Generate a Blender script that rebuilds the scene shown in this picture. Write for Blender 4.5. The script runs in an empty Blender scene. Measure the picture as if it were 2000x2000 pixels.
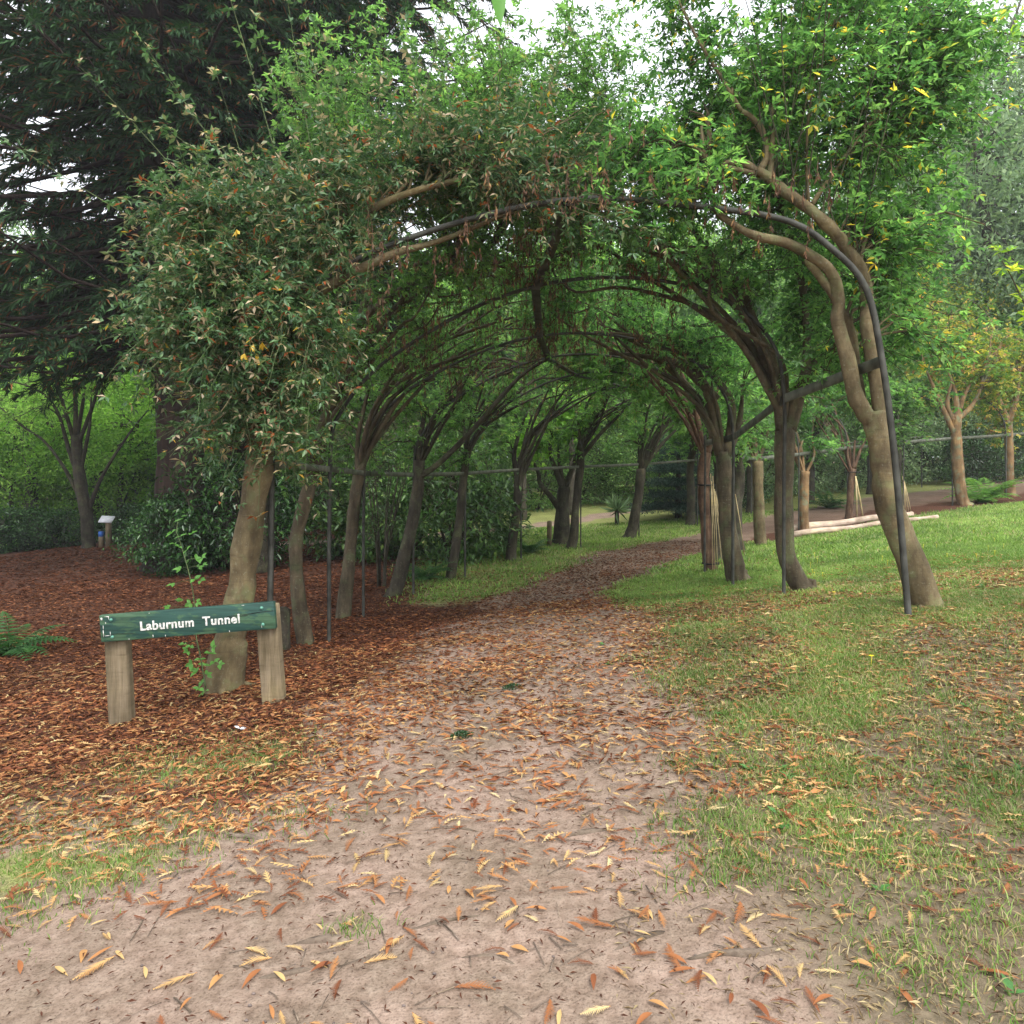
import bpy, math, numpy as np
from mathutils import Vector
R = math.radians
S = bpy.context.scene
col = S.collection
# ------------------------------------------------------------------ camera, world, sun, exposure
F = 1428.0; HOR = 893.0; EYE = 1.55         # focal length and horizon in units of a 2000 px wide frame
cd = bpy.data.cameras.new('camera'); cam = bpy.data.objects.new('camera', cd); col.objects.link(cam)
cam.location = (0, 0, EYE); cam.rotation_euler = (R(90), 0, 0)
cd.sensor_width = 36; cd.lens = F/2000*36; cd.shift_y = (HOR-1000)/2000
cd.clip_start = 0.05; cd.clip_end = 1500
S.camera = cam
w = bpy.data.worlds.new('World'); S.world = w; w.use_nodes = True
nt = w.node_tree; nt.nodes.clear()
sky = nt.nodes.new('ShaderNodeTexSky'); sky.sky_type = 'NISHITA'; sky.sun_disc = False
sky.sun_elevation = R(52); sky.sun_rotation = R(150); sky.dust_density = 6; sky.air_density = 1.0
hs = nt.nodes.new('ShaderNodeHueSaturation'); hs.inputs['Saturation'].default_value = 0.12
mx = nt.nodes.new('ShaderNodeMix'); mx.data_type = 'RGBA'; mx.inputs[0].default_value = 0.65
mx.inputs[7].default_value = (7.2, 7.5, 8.1, 1)          # even overcast layer
bg = nt.nodes.new('ShaderNodeBackground'); bg.inputs[1].default_value = 0.12
wo = nt.nodes.new('ShaderNodeOutputWorld')
nt.links.new(sky.outputs[0], hs.inputs['Color']); nt.links.new(hs.outputs[0], mx.inputs[6])
nt.links.new(mx.outputs[2], bg.inputs[0]); nt.links.new(bg.outputs[0], wo.inputs[0])
sd_ = bpy.data.lights.new('sun', 'SUN'); sd_.energy = 1.1; sd_.angle = R(25); sd_.color = (1, .96, .9)
so = bpy.data.objects.new('sun', sd_); col.objects.link(so); so.rotation_euler = (R(38), 0, R(30))
S.view_settings.view_transform = 'Standard'; S.view_settings.look = 'None'
S.view_settings.gamma = 1; S.view_settings.exposure = 1.5
S.render.engine = 'CYCLES'
S.cycles.max_bounces = 7; S.cycles.transparent_max_bounces = 4; S.cycles.diffuse_bounces = 5
rng = np.random.default_rng(7)

# ------------------------------------------------------------------ small numeric helpers
def A(*v): return np.array(v, float)
def unit(v): return v/np.maximum(np.linalg.norm(v, axis=-1, keepdims=True), 1e-9)
def P(px, py, d): return A((px-1000)/F*d, d, EYE-(py-HOR)/F*d)
def rnd(a, b, n=None): return rng.uniform(a, b, n)
def rdir(n): return unit(rng.normal(size=(n, 3)))
_T = np.random.default_rng(3).random((256, 256))
def vnoise(x, y, s=1.0):
    x = np.asarray(x)/s+1000; y = np.asarray(y)/s+1000
    i = np.floor(x).astype(int); j = np.floor(y).astype(int); u = x-i; v = y-j
    u = u*u*(3-2*u); v = v*v*(3-2*v); g = lambda a, b: _T[a % 256, b % 256]
    return (g(i, j)*(1-u)+g(i+1, j)*u)*(1-v)+(g(i, j+1)*(1-u)+g(i+1, j+1)*u)*v
def fbm(x, y, s): return (vnoise(x, y, s)*.5+vnoise(x, y, s/2.1)*.3+vnoise(x, y, s/4.3)*.2)
def sm(a, b, x): t = np.clip((x-a)/(b-a), 0, 1); return t*t*(3-2*t)

# ------------------------------------------------------------------ terrain height (thin plate through surveyed spots)
CP = np.array([(0,0,0),(0,2,0),(-2,2.5,-.12),(2,2.5,.08),(0,4,-.03),(2.5,4,.18),(-2.86,5.35,-.41),(-1.73,5.35,-.245),
 (-2.35,6.1,-.39),(0,6,-.12),(2.98,5.5,.35),(3.2,5.75,.36),(-2.0,8,-.48),(-2.25,7.9,-.46),(2.64,7.1,.2),(-1.95,9.6,-.55),(2.84,9.5,-.13),(2.82,10.7,-.16),
 (.5,9,-.3),(1.2,12,-.42),(2.9,15.5,-.5),(-1.55,11.5,-.62),(-.86,13.4,-.64),(.19,15.3,-.6),(1.6,17,-.56),(3.3,19,-.53),(5.6,16,-.38),(7.2,17.9,-.28),
 (8.8,18.8,-.11),(12.9,20.7,.19),(15.6,22.8,.33),(-7,16,-.86),(-12,22,-1.15),(2,26,-.6),(10,27,.1),(19.6,28,.73),(-14,20,-1.28),
 (-6,6,-.6),(-7,10,-.75),(5,5,.5),(8,10,.42),(10,14,.3),(-5,3,-.35),(6,2,.3),(-4,-4,0),(4,-4,.1),(-20,24,-1.9),(-8,27,-1.0),(-25,5,-1.6),(25,10,1.0),(26,24,1.1),
 (-50,60,-3),(0,60,-1),(50,60,2.2),(-60,0,-2.5),(60,0,2.5),(0,-50,0),(-40,-40,-1),(40,-40,1),(-30,35,-2.3),(30,38,1.6),(0,40,-.7)], float)
def _phi(r2): return .5*r2*np.log(r2+1e-9)
def _solve():
    n = len(CP); d2 = ((CP[:, None, :2]-CP[None, :, :2])**2).sum(-1)
    M = np.zeros((n+3, n+3)); M[:n, :n] = _phi(d2)+np.eye(n)*.15; M[:n, n] = 1; M[:n, n+1:] = CP[:, :2]; M[n:, :n] = M[:n, n:].T
    return np.linalg.solve(M, np.r_[CP[:, 2], 0, 0, 0])
_W = _solve()
def H(x, y):
    x = np.asarray(x, float); y = np.asarray(y, float); sh = x.shape
    X = x.ravel(); Y = y.ravel(); r = np.maximum(np.hypot(X, Y)/58, 1); X = X/r; Y = Y/r
    out = np.empty(len(X))
    for s in range(0, len(X), 50000):
        a = X[s:s+50000]; b = Y[s:s+50000]
        d2 = (a[:, None]-CP[None, :, 0])**2+(b[:, None]-CP[None, :, 1])**2
        out[s:s+50000] = _phi(d2)@_W[:len(CP)]+_W[-3]+_W[-2]*a+_W[-1]*b
    return out.reshape(sh)
def G(x, y, dz=0): return A(x, y, float(H(x, y))+dz)

# ------------------------------------------------------------------ ground zones
def poly_sd(x, y, pts):
    best = np.full(np.shape(x), 1e9)
    for (x0, y0, h0), (x1, y1, h1) in zip(pts[:-1], pts[1:]):
        dx, dy = x1-x0, y1-y0; t = np.clip(((x-x0)*dx+(y-y0)*dy)/(dx*dx+dy*dy), 0, 1)
        best = np.minimum(best, np.hypot(x-x0-t*dx, y-y0-t*dy)-(h0+(h1-h0)*t))
    return best
PATH = [(-.8,-6,1.6),(-.6,0,1.5),(-.42,2,1.1),(-.35,2.9,1.0),(-.08,4.5,1.1),(.2,7.2,1.1),(.55,10,.9),(1.45,12.6,.9),(2.9,15.6,1.0),(4.4,17.6,1.0),(6.5,19.6,1.1),(9.5,21.6,1.2),(13,23.4,1.4),(17,25.4,1.5),(24,28,1.5),(40,33,1.5)]
SIDE = [(-.9,1.6,.9),(-3.2,1.4,.75),(-8,.6,.8)]
PATH2 = [(-9,19.5,.5),(-.7,22.3,.65),(3.9,26.5,.7),(9,30,.7)]
def zones(x, y):
    n1 = (fbm(x, y, 1.3)-.5); n2 = (fbm(x+31, y-17, 3.1)-.5)
    sd = np.minimum(poly_sd(x, y, PATH), poly_sd(x, y, SIDE))
    path = sm(.3, -.25, sd+n1*1.0)
    p2 = sm(.15, -.1, poly_sd(x, y, PATH2)+n1*.3)
    cx = np.interp(y, [p[1] for p in PATH], [p[0] for p in PATH])
    right = (x > cx)
    back = poly_sd(x, y, [(6,18.6,1.6),(9,20.4,2.0),(13,23.2,2.7),(17,25.5,3),(26,29,3.2),(45,36,4)])   # leaf mould beside the far path
    lawnR = right*sm(0, .5, back+n2*.8)*sm(60, 30, y)
    gl = sm(8.6, 11, y+n2*2)*sm(-2.2, -1.0, x+.12*(y-12)+n2*.9)*(~right)
    gf = sm(15, 18, y+n2)*sm(-3.5, -1.5, x)*(~right)
    patch = .85*np.exp(-(((x+2.05)/.85)**2+((y-3.1)/.5)**2)**1.5)+.8*np.exp(-(((x+1.7)/.7)**2+((y-4.2)/.35)**2))
    grass = np.clip(np.maximum(np.maximum(lawnR, np.maximum(gl*.75, gf)), patch), 0, 1)*(1-path)*(1-p2)
    bare = sm(.38, .56, fbm(x+9, y+5, .8))*sm(5.5, 2.6, y)*.78+.5*sm(.45, .62, fbm(x+40, y, 1.5))*sm(11, 5, y)
    grass = np.where(right, grass*(1-np.clip(bare, 0, 1)), grass)
    grass = grass*np.where(right, 1-.5*sm(8, 4.5, y)*sm(.35, .6, fbm(x-4, y+9, .45)), 1)
    grass = grass*(1-.8*patch*sm(.3,.6,fbm(x+5,y,.3)))
    mulch = (1-np.maximum(path, p2))*(1-grass)*(.25+.75*sm(2.7, 4.4, y+n1))*np.where(right & (back > .2), .25, 1.0)
    mulch = np.maximum(mulch, .5*right*sm(.6, -.4, back)*sm(16, 19, y)); mulch = np.where((y > 16) & (path > .3), np.maximum(mulch, .45), mulch)
    return path, grass, mulch, p2, right

# ------------------------------------------------------------------ materials
def mat(name, rough=.8):
    m = bpy.data.materials.new(name); m.use_nodes = True; t = m.node_tree
    b = t.nodes['Principled BSDF']; b.inputs['Roughness'].default_value = rough
    b.inputs['Specular IOR Level'].default_value = .25
    return m, t, b
def N(t, kind, **kw):
    n = t.nodes.new(kind)
    for k, v in kw.items():
        if k in n.inputs.keys(): n.inputs[k].default_value = v
        else: setattr(n, k, v)
    return n
def ramp(t, fac, stops, interp='LINEAR'):
    r = t.nodes.new('ShaderNodeValToRGB'); e = r.color_ramp.elements; r.color_ramp.interpolation = interp
    while len(e) > 1: e.remove(e[-1])
    e[0].position = stops[0][0]; e[0].color = (*stops[0][1], 1)
    for p, c in stops[1:]:
        q = e.new(p); q.color = (*c, 1)
    t.links.new(fac, r.inputs[0]); return r.outputs[0]
def mixc(t, f, a, b, mode='MIX'):
    m = t.nodes.new('ShaderNodeMix'); m.data_type = 'RGBA'; m.blend_type = mode
    for s, v in ((0, f), (6, a), (7, b)):
        if hasattr(v, 'links'): t.links.new(v, m.inputs[s])
        else: m.inputs[s].default_value = v if s == 0 else (*v, 1)
    return m.outputs[2]
def leafmat(name, stops, trans=.35, rough=.45, spec=.3, tcol=1.5):
    m, t, b = mat(name, rough); b.inputs['Specular IOR Level'].default_value = spec
    at = N(t, 'ShaderNodeAttribute', attribute_name='rnd')
    c = ramp(t, at.outputs['Fac'], stops)
    geo = N(t, 'ShaderNodeTexCoord'); ns = N(t, 'ShaderNodeTexNoise', Scale=1.1); t.links.new(geo.outputs['Object'], ns.inputs['Vector'])
    c = mixc(t, 1.0, c, ramp(t, ns.outputs[0], [(.3, (.72, .75, .7)), (.7, (1.25, 1.2, 1.1))]), 'MULTIPLY')
    t.links.new(c, b.inputs['Base Color'])
    tr = N(t, 'ShaderNodeBsdfTranslucent'); tc = mixc(t, 1.0, c, (tcol, tcol*1.08, tcol*.8), 'MULTIPLY'); t.links.new(tc, tr.inputs[0])
    mxs = N(t, 'ShaderNodeMixShader'); mxs.inputs[0].default_value = trans
    t.links.new(b.outputs[0], mxs.inputs[1]); t.links.new(tr.outputs[0], mxs.inputs[2])
    t.links.new(mxs.outputs[0], t.nodes['Material Output'].inputs[0]); return m
G1, G2, G3 = (.035, .095, .018), (.065, .165, .028), (.11, .24, .04)
M = {}
M['lab_r'] = leafmat('laburnum_green_leaf', [(0, (.035,.085,.03)), (.3, (.06,.145,.045)), (.7, (.11,.22,.065)), (.95, (.18,.31,.09)), (.965, (.5,.4,.05)), (1, (.55,.35,.05))], .58, tcol=2.3)
M['lab_l'] = leafmat('laburnum_blotched_leaf', [(0, (.035,.085,.035)), (.4, (.065,.145,.055)), (.62, (.11,.2,.08)), (.72, (.17,.2,.1)), (.8, (.36,.29,.2)), (.95, (.48,.37,.27)), (.97, (.6,.42,.05)), (.99, (.35,.1,.03)), (1, (.3,.08,.03))], .3, .4, .45)
M['lab_m'] = leafmat('laburnum_shade_leaf', [(0, (.045,.095,.03)), (.5, (.085,.175,.05)), (.85, (.14,.25,.07)), (.92, (.2,.2,.06)), (1, (.4,.25,.08))], .55, tcol=2.5)
M['pod'] = leafmat('dry_seed_pod', [(0, (.05,.028,.018)), (.6, (.12,.06,.035)), (1, (.25,.15,.07))], .1, .8)
M['wood_br'] = leafmat('broad_tree_leaf', [(0, (.06,.13,.04)), (.5, (.12,.235,.07)), (.9, (.2,.34,.1)), (1, (.28,.4,.13))], .45)
M['wood_lime'] = leafmat('lime_green_leaf', [(0, (.1,.22,.04)), (.6, (.24,.42,.08)), (1, (.38,.56,.14))], .55, tcol=1.7)
M['wood_grey'] = leafmat('grey_green_leaf', [(0, (.1,.17,.09)), (.6, (.2,.3,.16)), (1, (.32,.42,.24))], .35)
M['wood_gold'] = leafmat('turning_maple_leaf', [(0, (.09,.18,.035)), (.5, (.16,.27,.05)), (.72, (.35,.36,.06)), (.93, (.55,.4,.07)), (1, (.5,.22,.1))], .42)
M['laurel'] = leafmat('laurel_leaf', [(0, (.014,.04,.014)), (.6, (.028,.08,.022)), (1, (.07,.16,.04))], .15, .25, .5)
M['rhodo'] = leafmat('rhododendron_leaf', [(0, (.03,.07,.02)), (.6, (.065,.15,.04)), (.9, (.13,.25,.06)), (1, (.2,.28,.08))], .25, .3, .5)
M['redwood'] = leafmat('redwood_spray', [(0, (.018,.045,.022)), (.5, (.035,.085,.036)), (.86, (.06,.135,.05)), (.9, (.16,.075,.035)), (1, (.24,.1,.045))], .12, .7, .15)
M['conifer'] = leafmat('blue_conifer_needle', [(0, (.015,.035,.03)), (.6, (.03,.07,.055)), (1, (.07,.13,.09))], .1, .6)
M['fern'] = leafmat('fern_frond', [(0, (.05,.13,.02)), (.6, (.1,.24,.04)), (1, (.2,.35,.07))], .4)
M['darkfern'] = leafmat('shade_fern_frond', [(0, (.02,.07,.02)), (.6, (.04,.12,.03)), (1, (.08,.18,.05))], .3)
M['sapling'] = leafmat('sapling_leaf', [(0, (.08,.22,.04)), (1, (.14,.34,.08))], .4)
M['bramble'] = leafmat('dry_shrub_leaf', [(0, (.05,.07,.03)), (.6, (.1,.12,.05)), (1, (.2,.16,.09))], .3)
M['grass'] = leafmat('grass_blade', [(0, (.08,.15,.03)), (.5, (.17,.28,.065)), (.8, (.33,.46,.13)), (.88, (.34,.3,.16)), (1, (.45,.36,.22))], .4, .5)
M['litter'] = leafmat('fallen_spray', [(0, (.085,.028,.017)), (.3, (.2,.07,.032)), (.55, (.35,.145,.058)), (.75, (.44,.25,.105)), (.9, (.53,.38,.18)), (1, (.58,.47,.27))], .12, .7, .15, 1.1)
M['needle'] = leafmat('fallen_needle_litter', [(0, (.045,.018,.012)), (.5, (.12,.046,.026)), (.85, (.23,.09,.045)), (1, (.36,.18,.09))], .05, .8, .1, 1.1)
M['weed'] = leafmat('broad_weed_leaf', [(0, (.04,.13,.03)), (1, (.1,.24,.07))], .25)
M['flower'] = leafmat('yellow_flower', [(0, (.7,.55,.02)), (1, (.85,.7,.05))], .2)

def barkmat(name, a, b_, c, vs=(9, 9, 2.2), bump=.5, lichen=None):
    m, t, b = mat(name, .9); tc = N(t, 'ShaderNodeTexCoord'); mp = N(t, 'ShaderNodeMapping'); mp.inputs['Scale'].default_value = vs
    t.links.new(tc.outputs['Object'], mp.inputs[0])
    n1 = N(t, 'ShaderNodeTexNoise', Scale=1.6, Detail=7.0, Roughness=.65); t.links.new(mp.outputs[0], n1.inputs['Vector'])
    c1 = ramp(t, n1.outputs[0], [(.3, a), (.52, b_), (.72, c)])
    if lichen:
        n2 = N(t, 'ShaderNodeTexNoise', Scale=7.0, Detail=5.0); t.links.new(tc.outputs['Object'], n2.inputs['Vector'])
        f = ramp(t, n2.outputs[0], [(.52, (0, 0, 0)), (.66, (.75, .75, .75))]); c1 = mixc(t, f, c1, lichen)
        n3 = N(t, 'ShaderNodeTexNoise', Scale=45.0, Detail=2.0); t.links.new(tc.outputs['Object'], n3.inputs['Vector'])
        f = ramp(t, n3.outputs[0], [(.6, (0, 0, 0)), (.75, (.35, .35, .35))]); c1 = mixc(t, f, c1, (.26, .26, .2))
    t.links.new(c1, b.inputs['Base Color'])
    mp4 = N(t, 'ShaderNodeMapping'); mp4.inputs['Scale'].default_value = (5, 5, 38); t.links.new(tc.outputs['Object'], mp4.inputs[0])
    n4 = N(t, 'ShaderNodeTexNoise', Scale=1.0, Detail=4.0); t.links.new(mp4.outputs[0], n4.inputs['Vector'])
    n5 = N(t, 'ShaderNodeTexNoise', Scale=3.2, Detail=4.0); t.links.new(tc.outputs['Object'], n5.inputs['Vector'])
    c1 = mixc(t, 1.0, c1, ramp(t, n4.outputs[0], [(.3, (.8,.78,.76)), (.4, (1,1,1)), (.7, (1.05,1.05,1.04))]), 'MULTIPLY')
    c1 = mixc(t, 1.0, c1, ramp(t, n5.outputs[0], [(.33, (.55,.54,.48)), (.55, (1.0,1.0,.97)), (.72, (1.35,1.36,1.15))]), 'MULTIPLY'); t.links.new(c1, b.inputs['Base Color'])
    sm_ = N(t, 'ShaderNodeMath', operation='MULTIPLY_ADD'); t.links.new(n4.outputs[0], sm_.inputs[0]); sm_.inputs[1].default_value = .25; t.links.new(n1.outputs[0], sm_.inputs[2])
    bp = N(t, 'ShaderNodeBump', Strength=min(1.0, bump*1.6), Distance=.02); t.links.new(sm_.outputs[0], bp.inputs['Height']); t.links.new(bp.outputs[0], b.inputs['Normal'])
    return m
M['bark'] = barkmat('laburnum_bark', (.04,.031,.02), (.085,.066,.042), (.14,.11,.07), lichen=(.09,.1,.05))
M['bark_pale'] = barkmat('laburnum_pale_bark', (.07,.05,.028), (.125,.095,.052), (.19,.15,.085), (7, 7, 3), lichen=(.13,.135,.065))
M['bark_dark'] = barkmat('wet_dark_bark', (.022,.018,.014), (.05,.042,.03), (.09,.075,.055), lichen=(.07,.08,.04))
M['bark_brown'] = barkmat('flaking_brown_bark', (.045,.022,.016), (.12,.07,.045), (.22,.15,.1), (12, 12, 3), .8)
M['bark_red'] = barkmat('redwood_bark', (.008,.006,.005), (.026,.015,.012), (.055,.032,.025), (9, 9, .6), 1.0)
M['bark_orange'] = barkmat('orange_tinged_bark', (.12,.07,.035), (.2,.12,.06), (.28,.19,.1), lichen=(.15,.18,.12))
M['twig'] = barkmat('twig_bark', (.03,.03,.018), (.06,.06,.035), (.1,.1,.06))
M['shoot'] = barkmat('green_shoot', (.07,.1,.04), (.1,.14,.06), (.16,.2,.09))
M['cane'] = barkmat('bamboo_cane', (.3,.22,.12), (.45,.36,.2), (.55,.46,.3), (20, 20, 3), .2)
M['post_wood'] = barkmat('weathered_post_wood', (.12,.095,.055), (.2,.155,.1), (.27,.215,.15), (16, 16, 1.2), .5)
M['log'] = barkmat('stripped_pale_log', (.3,.2,.15), (.45,.35,.28), (.56,.47,.39), (3, 14, 14), .3)
M['root'] = barkmat('path_root', (.1,.07,.055), (.17,.13,.1), (.26,.2,.17), (8, 8, 8), .7)
def plain(name, c, rough=.6, metal=0, noise=.25, ns=14):
    m, t, b = mat(name, rough); b.inputs['Metallic'].default_value = metal
    tc = N(t, 'ShaderNodeTexCoord'); n1 = N(t, 'ShaderNodeTexNoise', Scale=float(ns), Detail=6.0); t.links.new(tc.outputs['Object'], n1.inputs['Vector'])
    t.links.new(ramp(t, n1.outputs[0], [(.3, tuple(v*(1-noise) for v in c)), (.7, tuple(min(1, v*(1+noise)) for v in c))]), b.inputs['Base Color']); return m
M['steel'] = plain('dark_weathered_steel', (.05,.05,.042), .75, 0, .5, 9)
M['galv'] = plain('grey_green_steel', (.1,.105,.08), .7, 0, .45, 9)
M['strap'] = plain('black_rubber_strap', (.015,.015,.015), .6)
m, t, b = mat('worn_white_letter_paint', .8); tc = N(t, 'ShaderNodeTexCoord'); n1 = N(t, 'ShaderNodeTexNoise', Scale=55.0, Detail=5.0); t.links.new(tc.outputs['Object'], n1.inputs['Vector'])
t.links.new(ramp(t, n1.outputs[0], [(.36, (.2,.24,.2)), (.44, (.5,.49,.46)), (.6, (.66,.64,.6))]), b.inputs['Base Color']); M['white'] = m
M['panel'] = plain('pale_info_panel', (.62,.62,.64), .3, 0, .08)
M['blue'] = plain('blue_painted_band', (.04,.13,.42), .5)
M['bolt'] = plain('green_painted_bolt', (.1,.25,.19), .4, .2)
M['stone'] = plain('small_dark_stone', (.12,.095,.085), .9, 0, .4)
M['feather'] = plain('white_scrap', (.75,.75,.75), .6)
# painted board: two greens where old paint shows, white knocks
m, t, b = mat('green_board_paint', .5); tc = N(t, 'ShaderNodeTexCoord')
mp = N(t, 'ShaderNodeMapping'); mp.inputs['Scale'].default_value = (2.2, 3, 6); t.links.new(tc.outputs['Object'], mp.inputs[0])
n1 = N(t, 'ShaderNodeTexNoise', Scale=2.4, Detail=8.0, Roughness=.6); t.links.new(mp.outputs[0], n1.inputs['Vector'])
c = ramp(t, n1.outputs[0], [(.5, (.022,.06,.048)), (.54, (.045,.095,.052)), (.7, (.06,.11,.065))])
mp2 = N(t, 'ShaderNodeMapping'); mp2.inputs['Scale'].default_value = (2, 3, 40); t.links.new(tc.outputs['Object'], mp2.inputs[0])
n2 = N(t, 'ShaderNodeTexNoise', Scale=1.5, Detail=3.0); t.links.new(mp2.outputs[0], n2.inputs['Vector'])
c = mixc(t, 1.0, c, ramp(t, n2.outputs[0], [(.35, (.7,.7,.7)), (.6, (1.15,1.15,1.15))]), 'MULTIPLY'); t.links.new(c, b.inputs['Base Color'])
bp = N(t, 'ShaderNodeBump', Strength=.3, Distance=.005); t.links.new(n2.outputs[0], bp.inputs['Height']); t.links.new(bp.outputs[0], b.inputs['Normal'])
M['board'] = m
M['crack'] = plain('dark_split_wood', (.02,.02,.018), .9)
# ground
m, t, b = mat('park_ground', .95); b.inputs['Specular IOR Level'].default_value = .1
tc = N(t, 'ShaderNodeTexCoord')
def ns(scale, detail=6.0, rough=.6):
    n = N(t, 'ShaderNodeTexNoise', Scale=float(scale), Detail=detail, Roughness=rough); t.links.new(tc.outputs['Object'], n.inputs['Vector']); return n.outputs[0]
nA, nB, nC = ns(2.0), ns(22), ns(120, 3.0)
soil = ramp(t, nB, [(.28, (.17,.12,.09)), (.5, (.26,.192,.15)), (.7, (.32,.245,.195))])
soil = mixc(t, 1.0, soil, ramp(t, nC, [(.34, (.62,.6,.58)), (.46, (1,1,1)), (.7, (1.1,1.09,1.08))]), 'MULTIPLY')
soil = mixc(t, 1.0, soil, ramp(t, nA, [(.35, (.72,.73,.68)), (.62, (1.06,1.03,1.02))]), 'MULTIPLY')
damp = ramp(t, nB, [(.3, (.1,.08,.05)), (.7, (.21,.165,.11))])
mul = ramp(t, nC, [(.33, (.028,.014,.01)), (.5, (.08,.037,.024)), (.64, (.16,.072,.042)), (.75, (.25,.13,.075))])
mul = mixc(t, 1.0, mul, ramp(t, nB, [(.3, (.55,.52,.5)), (.7, (1.25,1.2,1.15))]), 'MULTIPLY')
gr = ramp(t, nC, [(.3, (.09,.09,.035)), (.5, (.19,.215,.075)), (.7, (.32,.33,.15))])
gr = mixc(t, 1.0, gr, ramp(t, nA, [(.3, (.85,.8,.75)), (.7, (1.2,1.2,1.05))]), 'MULTIPLY')
def attr(n): return N(t, 'ShaderNodeAttribute', attribute_name=n).outputs['Fac']
def soft(a, noise, lo=.35, hi=.65, k=.5):
    m1 = N(t, 'ShaderNodeMath', operation='MULTIPLY_ADD'); t.links.new(noise, m1.inputs[0]); m1.inputs[1].default_value = k; m1.inputs[2].default_value = -k/2
    m2 = N(t, 'ShaderNodeMath', operation='ADD'); t.links.new(a, m2.inputs[0]); t.links.new(m1.outputs[0], m2.inputs[1])
    mr = N(t, 'ShaderNodeMapRange'); mr.inputs[1].default_value = lo; mr.inputs[2].default_value = hi; t.links.new(m2.outputs[0], mr.inputs[0]); return mr.outputs[0]
c = mixc(t, soft(attr('mulch'), nB), soil, mul)
c = mixc(t, soft(attr('damp'), nB), c, damp)
c = mixc(t, soft(attr('grass'), nB, .3, .7, .8), c, gr)
t.links.new(c, b.inputs['Base Color'])
add = N(t, 'ShaderNodeMath', operation='MULTIPLY_ADD'); t.links.new(nC, add.inputs[0]); add.inputs[1].default_value = .3; t.links.new(nB, add.inputs[2])
bp = N(t, 'ShaderNodeBump', Strength=.7, Distance=.025); t.links.new(add.outputs[0], bp.inputs['Height']); t.links.new(bp.outputs[0], b.inputs['Normal'])
M['ground'] = m

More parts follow.
